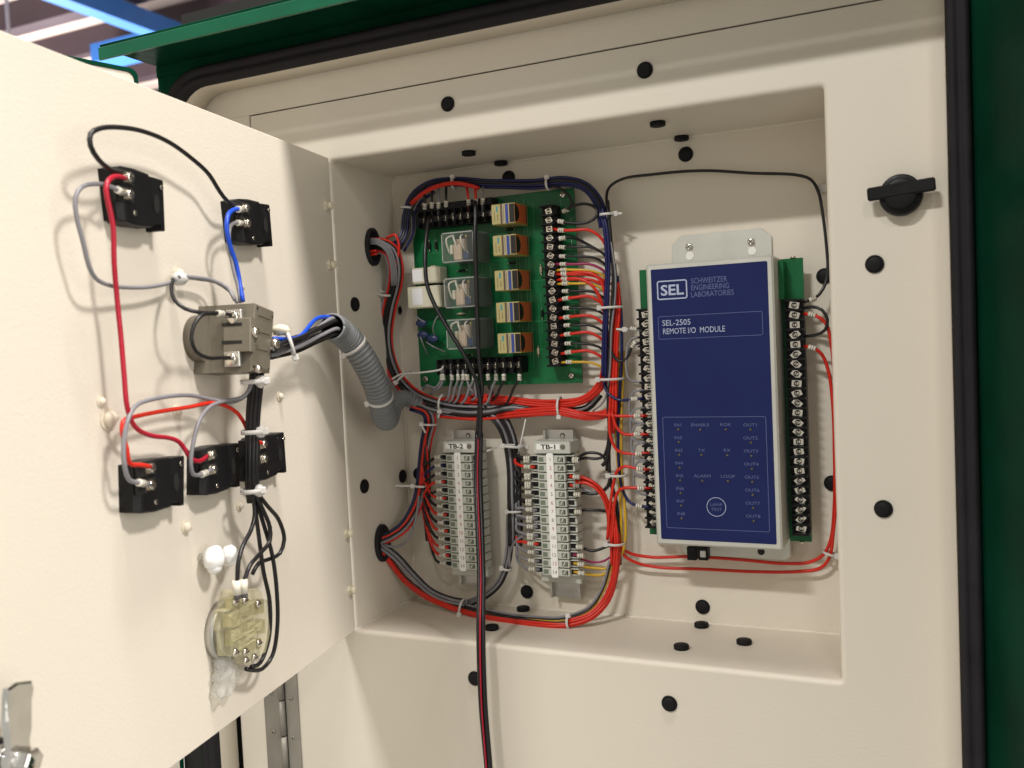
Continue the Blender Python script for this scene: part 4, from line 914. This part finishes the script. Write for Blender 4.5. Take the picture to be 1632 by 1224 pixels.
contact('b', [(382, 315), (432, 323), (438, 393), (390, 388)], [(390, 332), (392, 356)], [(428, 335), (404, 380)], None, 'upper right black contact block with blue wire, nearest the hinge', CG, 0)
contact('c', [(226, 735), (297, 723), (297, 806), (228, 820)], [(238, 746), (238, 773)], [(288, 739), (248, 800)], None, 'lower left black contact block with orange red wire on top', CG, 0)
contact('d', [(331, 713), (383, 703), (386, 776), (331, 791)], [(336, 725), (338, 748)], [(378, 717), (346, 774)], None, 'lower middle black contact block with crimson wire', CG, 0)
contact('e', [(410, 697), (455, 686), (460, 753), (412, 769)], [(418, 708), (419, 731)], [(452, 699), (427, 753)], None, 'lower right black contact block partly behind the black wire bundle', CG, 0)
# taupe block
TH = .045
tb = thing('limit_switch_block', 'taupe plastic contact block bolted on the open door with black jumper wires', 'contact block', dp(325, 540, 0))
zz = np.array([0, 0, 1.])
fr = [dp(407, 483, TH), dp(437, 496, TH), dp(430, 595, TH), dp(400, 592, TH)]
m = MB(); base = [dp(321, 488, 0.002), None]
m.prism(fr, -N*(TH-.012), 'taupe', .0008)
m.prism([p-N*(TH-.012)+U*.0016*(1 if i in (0, 3) else -1) for i, p in enumerate(fr)], -N*.012, 'taupe'); m.build('housing', tb)
# features of the front face
m = MB()
def ff(a, b): return fr[0]+(fr[1]-fr[0])*a+(fr[3]-fr[0])*b+(fr[2]-fr[1]-(fr[3]-fr[0]))*a*b
for (a0, a1, b0, b1) in ((.15, .85, .05, .16), (.2, .85, .34, .40), (.2, .8, .60, .66), (.2, .85, .88, .95)):
    m.prism([ff(a0, b0)+N*.0006, ff(a1, b0)+N*.0006, ff(a1, b1)+N*.0006, ff(a0, b1)+N*.0006], -N*.0007, 'taupe')
for (a, b) in ((.12, .06), (.9, .10), (.1, .92), (.9, .93)): m.cyl(ff(a, b), N, .0009, .0004, 'hole', 10)
m.build('rib', tb)
# raised terminals on the outward side face
un = U
m = MB()
def sf(x, o, y):     # a point on the outward side face: image x,y at height o
    s0 = (fr[0]@U)+((fr[3]@U)-(fr[0]@U))*max(0, min(1, (y-483)/109)); r = ray(x, y); t = (s0+.0004-(CAM@U))/(r@U); return CAM+r*t
for (y0_, y1_, x0_, x1_) in ((506, 560, 362, 405), ):
    m.prism([sf(x0_, 0, y0_+2)+un*.005, sf(x1_, 0, y0_)+un*.005, sf(x1_, 0, y1_)+un*.005, sf(x0_, 0, y1_+2)+un*.005], -un*.0055, 'taupe', .0006)
m.build('barrier', tb)
m = MB()
for y0_ in (515, 543): m.prism([sf(360, 0, y0_)+un*.0052, sf(392, 0, y0_-1)+un*.0052, sf(392, 0, y0_+4)+un*.0052, sf(360, 0, y0_+6)+un*.0052], -un*.0052, 'hole')
m.build('slot', tb)
for (x, y) in ((377, 506), (374, 572)):
    m = MB(); q = sf(x, 0, y); m.obox(q+un*.002, [N, zz, un], (.0062, .0055, .002), 'steel', .0006); m.cyl(q+un*.004, un, .0046, .0018, 'screw', 18, dome=.0014); m.obox(q+un*.0071, [N, zz, un], (.0034, .0005, .0003), 'screwdark'); m.build('terminal_screw', tb)
for (x, y, r_) in ((404, 530, .0040), (436, 548, .0040), (408, 588, .0030)):
    m = MB(); q = dp(x, y, TH); m.cyl(q, N, r_, .0022, 'screw', 18, dome=.0022); m.build('bolt', tb)
m = MB(); q = dp(322, 540, .004); m.cyl(q-N*.004, N, .0170, .009, 'taupe', 28); m.build('mounting_collar', tb)
# jumper wires on taupe block
lonewire('K', [d4(356, 502, .036), d4(340, 500, .036), d4(322, 502, .036), d4(309, 518, .034), d4(305, 540, .034), d4(312, 560, .034), d4(330, 570, .036), d4(352, 570, .037), d4(366, 570, .037)], 'short black jumper looping between the two screws of the taupe block')
lonewire('K', [d4(276, 445, .010), d4(273, 458, .013), d4(278, 478, .020), d4(295, 492, .028), d4(318, 498, .034), d4(345, 499, .037), d4(368, 502, .038)], 'black wire from the white clip down to the top screw of the taupe block', mark2=.012)
# door wires
H2 = .016
lonewire('K', [d4(196, 275, .014), d4(176, 270, .018), d4(156, 253, .022), d4(144, 232, .024), d4(144, 214, .024), d4(158, 205, .024), d4(190, 203, .022), d4(230, 210, .020), d4(270, 227, .018), d4(305, 252, .017), d4(333, 278, .016), d4(350, 305, .016), d4(362, 320, .016), d4(384, 331, .014)], 'black wire arching between the two upper contact blocks', r=.00155)
lonewire('D', [d4(200, 284, .015), d4(186, 281, .018), d4(174, 286, .021), d4(169, 302, .022), d4(174, 330, .022), d4(180, 360, .022), d4(182, 420, .020), d4(187, 480, .018), d4(193, 540, .018), d4(198, 600, .018), d4(203, 650, .018), d4(215, 680, .016), d4(240, 694, .014), d4(270, 698, .012), d4(285, 704, .012), d4(296, 718, .013), d4(304, 731, .016), d4(318, 735, .018), d4(330, 727, .017)], 'long crimson wire running down the open door from upper to lower contact block', r=.00155)
lonewire('G', [d4(200, 310, .015), d4(184, 301, .019), d4(170, 295, .018), d4(150, 293, .018), d4(130, 298, .018), d4(120, 315, .018), d4(122, 345, .018), d4(132, 385, .018), d4(142, 425, .017), d4(152, 443, .016), d4(172, 454, .014), d4(200, 458, .012), d4(240, 457, .011), d4(272, 450, .010), d4(285, 443, .010), d4(320, 445, .010), d4(345, 450, .013), d4(365, 463, .020), d4(378, 482, .028)], 'grey wire making a wide loop left of the upper contact block to the white clip', mark=.010)
lonewire('G', [d4(285, 441, .012), d4(310, 442, .012), d4(340, 447, .015), d4(362, 458, .021), d4(374, 478, .028)], 'short grey wire running beside its twin from the white clip toward the taupe block')
lonewire('B', [d4(386, 334, .016), d4(374, 334, .019), d4(364, 342, .021), d4(361, 362, .022), d4(366, 390, .022), d4(376, 420, .023), d4(382, 450, .025), d4(387, 480, .030)], 'bright blue wire dropping from the upper right contact block', r=.0017, mark=.0065)
lonewire('G', [d4(388, 356, .016), d4(372, 356, .018), d4(366, 364, .019), d4(366, 395, .020), d4(372, 430, .022), d4(380, 460, .025), d4(383, 482, .028)], 'grey wire beside the bright blue wire below the upper right contact block', mark=.0075)
lonewire('R', [d4(240, 744, .017), d4(225, 741, .017), d4(206, 738, .018), d4(202, 715, .018), d4(195, 690, .017), d4(196, 672, .017), d4(212, 665, .015), d4(260, 655, .014), d4(300, 649, .014), d4(340, 642, .016), d4(362, 648, .018), d4(378, 658, .020), d4(390, 676, .020), d4(398, 695, .018), d4(420, 708, .015)], 'bright red wire from the lower left contact block to the black bundle', r=.00145)
lonewire('G', [d4(238, 772, .016), d4(220, 769, .017), d4(206, 765, .018), d4(199, 745, .019), d4(197, 710, .019), d4(203, 672, .019), d4(215, 648, .018), d4(245, 636, .016), d4(300, 630, .015), d4(345, 638, .016), d4(375, 640, .020), d4(392, 630, .026), d4(400, 612, .032)], 'grey wire arching from the lower left contact block to the tied black bundle', mark=.009, r=.00145)
lonewire('G', [d4(338, 748, .017), d4(322, 756, .017), d4(308, 756, .017), d4(304, 740, .018), d4(308, 705, .019), d4(318, 670, .019), d4(335, 648, .018), d4(362, 638, .020), d4(385, 634, .026), d4(398, 620, .031), d4(402, 606, .034)], 'grey wire arching from the lower middle contact block to the tied black bundle', mark=.010, r=.00145)
MB().ball(dp(286, 444, .009), .0062, 'nylon', 1, 1, .7, seg=14, nz=.3).build('cable_clip', None, 'white clip holding grey and black wires on the door above the taupe block', loc=dp(286, 444, .009), cat='cable clip')
# black bundle from taupe block downwards
hd = thing('wire_harness', 'black wire bundle tied down the open door from the taupe block to the amber block', 'wire bundle', dp(405, 700, .02))
Bp = [d4(410, 590, .036), d4(408, 615, .034), d4(404, 650, .030), d4(402, 690, .027), d4(401, 735, .026), d4(402, 775, .024), d4(404, 800, .022)]
bundle(hd, Bp, [('K', -3.4, 0), ('K', -1.2, 1.8), ('K', 1.4, 1.6), ('K', 3.4, 0), ('K', 0, -1), ('K', 2.4, -1.6), ('K', -2.2, -1.8)], .0018, twist=.15)
for L in ([d4(402, 780, .024), d4(406, 820, .024), d4(400, 845, .025), d4(388, 868, .026), d4(380, 895, .027), d4(378, 932, .026)], [d4(404, 780, .025), d4(418, 810, .028), d4(430, 840, .028), d4(430, 862, .028), d4(412, 885, .027), d4(398, 902, .027), d4(388, 930, .026)],
          [d4(406, 780, .024), d4(425, 805, .026), d4(445, 830, .026), d4(453, 860, .026), d4(446, 882, .024), d4(432, 890, .022), d4(412, 898, .020), d4(402, 915, .019)], [d4(404, 790, .022), d4(412, 850, .022), d4(420, 910, .022), d4(430, 960, .022), d4(428, 1020, .018), d4(415, 1056, .016), d4(400, 1063, .016)],
          [d4(406, 790, .023), d4(420, 835, .024), d4(434, 885, .024), d4(441, 940, .024), d4(442, 1000, .022), d4(434, 1045, .018), d4(418, 1066, .016), d4(400, 1068, .015), d4(392, 1066, .015)]):
    wire(hd, 'K', L, .0016)
for (x, y) in ((377, 932), (388, 930)):
    m = MB(); q = dp(x, y, .026); m.cyl(q-zz*.007, (0, 0, 1), .0030, .010, 'sleeve', 12); m.cyl(q-zz*.010, (0, 0, 1), .0026, .004, 'numblk', 12); m.build('marker_sleeve', hd)
for (x, y, o, a_, h_) in ((404, 608, .036, .0085, 1), (403, 688, .028, .0080, 1), (401, 782, .025, .0075, 1)):
    tie(hd, dp(x, y, o), (0, 0, 1), a_, .007, h_, 0, w=.0032); m = MB(); q = dp(x+(12 if h_ > 0 else -12), y, o+.004); m.ball(q, .0046, 'nylon', seg=12, nz=.25); m.build('tie_head', hd)
# amber block
ab = thing('contact_block', 'translucent amber plastic contact block with grey mounting ring low on the open door', 'contact block', dp(370, 1000, 0))
fr2 = [(370, 951), (373, 946), (376, 940), (410, 938), (418, 942), (420, 954), (430, 957), (432, 1007), (424, 1040), (404, 1052), (398, 1060), (390, 1046), (368, 1046), (366, 1010), (362, 1004), (362, 975), (368, 970)]
m = MB(); HA = .020; m.prism([dp(x, y, HA) for x, y in fr2], -N*(HA-.009), 'olive', .0008); m.build('housing', ab)
m = MB()
for (x0_, y0_, x1_, y1_) in ((368, 980, 384, 1000), (388, 960, 422, 982), (372, 1005, 386, 1030), (390, 992, 424, 1014), (394, 1022, 418, 1038), (372, 955, 383, 972)):
    q = [dp(x, y, HA-.003) for x, y in ((x0_, y0_), (x1_, y0_-5), (x1_, y1_-5), (x0_, y1_))]; m.prism(q, -N*.007, 'olivedk', .001)
m.build('inner_body', ab)
m = MB(); rnd = random.Random(8)
for i in range(22):
    x = rnd.uniform(372, 416); y = rnd.uniform(958, 1036); q = dp(x, y, HA+.0002); m.obox(q, [N, U, zz], (.0008, rnd.uniform(.001, .008), rnd.uniform(.0005, .002)), 'olive', .0003)
for y in (968, 990, 1012, 1030): q = dp(388, y, HA+.0003); m.obox(q, [N, U, zz], (.0009, .014, .0006), 'olive', .0003)
for x in (384, 404): q = dp(x, 1000, HA+.0003); m.obox(q, [N, U, zz], (.0009, .0007, .017), 'olive', .0003)
m.build('rib', ab)
for (x, y) in ((374, 959), (389, 957), (410, 962), (411, 1025), (374, 1040), (390, 1039), (391, 1053), (404, 1048)):
    m = MB(); q = dp(x, y, HA+.0004); m.cyl(q, N, .0030, .0012, 'screw', 14, dome=.0012); m.obox(q+N*.0024, [U, zz, N], (.0022, .0004, .0003), 'screwdark'); m.build('terminal_screw', ab)
m = MB(); q = dp(354, 1003, .0); m.cyl(q, N, .0225, .007, 'steel', 30); m.cyl(q+N*.007, N, .0185, .002, 'silver', 30, r2=.017); m.build('mounting_ring', ab)
for (x, y, r_, lab) in ((341, 890, .0082, 'larger white foam bulb glued on the door above the amber block'), (366, 884, .0064, 'smaller white foam bulb next to the larger one above the amber block')):
    q = dp(x, y, .011); m = MB(); m.ball(q, r_, 'fluff', .85, .95, 1.12, seg=26, nz=.16); m.ball(q-zz*r_*.75, r_*.62, 'fluff', seg=16, nz=.2); m.cyl(q-N*.011, N, r_*.45, .010, 'clear2', 14)
    m.build('foam_bulb', None, lab, loc=q, cat='foam bulb', group='white foam bulbs on the open door')
q = dp(358, 1080, .006); m = MB(); m.ball(q, .0125, 'clear2', .45, 1, 1.0, seg=24, nz=.8); m.ball(q+np.array([0, 0, .009]), .009, 'clear2', .4, .9, 1.1, seg=18, nz=.8)
m.build('plastic_wrap', None, 'crumpled clear plastic wrap under the amber block on the door', loc=q, cat='plastic wrap')
# wires from the taupe block into the conduit
hw = thing('wire_harness', 'black, grey and bright blue wires entering the grey corrugated conduit', 'wire bundle', dp(480, 540, .045))
mouth = at(529, 521, -.084)
for k_, (col, sx_, sy_, so, ex, ey) in enumerate((('K', 436, 545, .038, 0, 4), ('K', 436, 556, .034, -3, -4), ('K', 430, 562, .036, 3, -7), ('K', 432, 570, .030, 0, -9), ('G', 432, 566, .042, 5, -2), ('B', 436, 540, .044, -2, 9), ('K', 436, 550, .046, 4, 5), ('G', 440, 566, .040, 1, 8), ('K', 434, 560, .048, -4, 2))):
    P0 = dp(sx_, sy_, so); P3 = mouth+np.array([ex*.0010, 0, ey*.0009])
    mid = P0*.6+P3*.4+np.array([0, 0, (-.006 if col == 'B' else -.002)]); m2 = P0*.25+P3*.75+np.array([0, 0, .003 if col == 'B' else 0])
    end = P3+(at(541, 527, -.066)-mouth)*.7
    MB().tube(spline([P0, mid, m2, P3, end]), .0017, 'w'+col).build(WN[col]+'_wire', hw)
tie(hw, dp(463, 548, .045)+np.array([0, 0, 0]), (1, .9, .35), .0105, .0095, 1, .004, (0, 0, -1), w=.0025)
m = MB(); m.ball(dp(448, 526, .040), .0055, 'nylondk', 1.4, 1, .8, seg=14, nz=.4); m.build('tie_anchor', hw)
# conduit
cd = thing('corrugated_conduit', 'grey corrugated flexible conduit bent down across the left recess wall', 'conduit', at(590, 600, -.03))
cp = spline([mouth, at(541, 527, -.066), at(558, 543, -.051), at(579, 572, -.038), at(598, 610, -.022), at(607, 640, -.008), at(613, 664, .010), at(619, 664, .034), at(628, 646, .058), at(644, 634, .075), at(668, 645, .088)], .00062)
tot = len(cp); PI2 = 2*math.pi
def crf(i):
    w_ = math.sin(i*PI2/6.4); g_ = .0112*(1+.085*(1 if w_ > -.2 else -1.1)*min(1, abs(w_+.2)*2.2)) if i > 18 else .0118
    return g_*(1 if i < tot*.66 else max(.68, 1-(i-tot*.66)/tot*1.3))
m = MB(); m.tube(cp, .0112, 'conduit', 24, rf=crf, caps=False); m.build('corrugated_tube', cd)
m = MB(); m.tube(cp[:22], .0098, 'hole', 20, caps=False); m.tube(cp[20:23], .0098, 'hole', 20); m.build('bore', cd)
m = MB(); d_ = (cp[1]-cp[0])/np.linalg.norm(cp[1]-cp[0]); vs = []; seg = 28
e1 = np.cross(d_, zz); e1 /= np.linalg.norm(e1); e2 = np.cross(d_, e1)
cir = [(cp[0]+e1*.0109*math.cos(2*math.pi*i/seg)+e2*.0109*math.sin(2*math.pi*i/seg)) for i in range(seg+1)]; m.tube(cir, .0011, 'conduit', 8); m.build('mouth_rim', cd)
for fr_ in (.19, .46, .78):
    i = int(tot*fr_); tie(cd, cp[i], cp[i+1]-cp[i-1], .0122 if fr_ < .6 else .0095, .0122 if fr_ < .6 else .0095, 1 if fr_ < .5 else -1, 0, w=.0028)
m = MB(); P = spline(pts([(625, 604, .050), (640, 596, .060), (668, 594, .070), (704, 588, .078), (706, 584, .079)]), .004); m.tube(P, .0010, 'nylon', 6); m.build('tie_tail', cd)

# ================================================================= WAREHOUSE ROOF BEYOND
ce = MB(); zc = 3.45
xs = np.arange(-24, 8, .3); vs = []; fs = []
prof = []
y = -6.
while y < 40: prof += [(y, 0), (y+.17, 0), (y+.21, .07), (y+.38, .07), (y+.42, 0)]; y += .42
for X_ in (-26, 10): vs += [(X_, yy, zc+hh) for yy, hh in prof]
n = len(prof); fs = [(i, i+1, n+i+1, n+i) for i in range(n-1)]
ce.add(vs, fs, 'deck'); ce.build('ceiling', None, kind='structure')
for i, (yy, fw) in enumerate(((3.55, .12), (4.30, .10), (4.95, .16), (5.75, .10), (6.6, .14), (7.6, .12), (8.9, .14))):
    m = MB(); m.box((-26, yy, zc-.22), (10, yy+.02, zc-.002), 'purlin'); m.box((-26, yy, zc-.235), (10, yy+fw, zc-.22), 'purlin')
    m.build('roof_purlin', None, 'dark steel roof purlin running left to right, number %s from the cabinet' % ('one', 'two', 'three', 'four', 'five', 'six', 'seven')[i], loc=(0, yy, zc), cat='roof beam', group='dark purlins under the roof deck')
def channel(a, b, axis, lab):
    m = MB(); (xa, ya), (xb, yb) = a, b
    m.box((xa, ya, 3.0), (xb, yb, 3.012), 'beam'); m.box((xa, ya, 3.150), (xb, yb, 3.162), 'beam')
    if axis == 'y': m.box((xb-.012, ya, 3.0121), (xb, yb, 3.1499), 'beam')
    else: m.box((xa, ya, 3.0121), (xb, ya+.012, 3.1499), 'beam')
    m.build('steel_beam', None, lab, loc=((xa+xb)/2, (ya+yb)/2, 3.0), cat='roof beam', group='blue roof beams')
channel((-5.525, -5), (-5.37, 9), 'y', 'blue steel channel beam running away from the viewer above the open door')
channel((-6.45, 5.48), (-5.53, 5.72), 'x', 'short blue steel channel meeting the long one behind the roof overhang corner')
m = MB(); q = atp(13, 40, 2, 2.6); m.tube([q+zz*1.0, q-zz*3.4], .012, 'rod', 10); m.build('hanging_rod', None, 'thin pale metal rod hanging at the far upper left', loc=q, cat='rod')
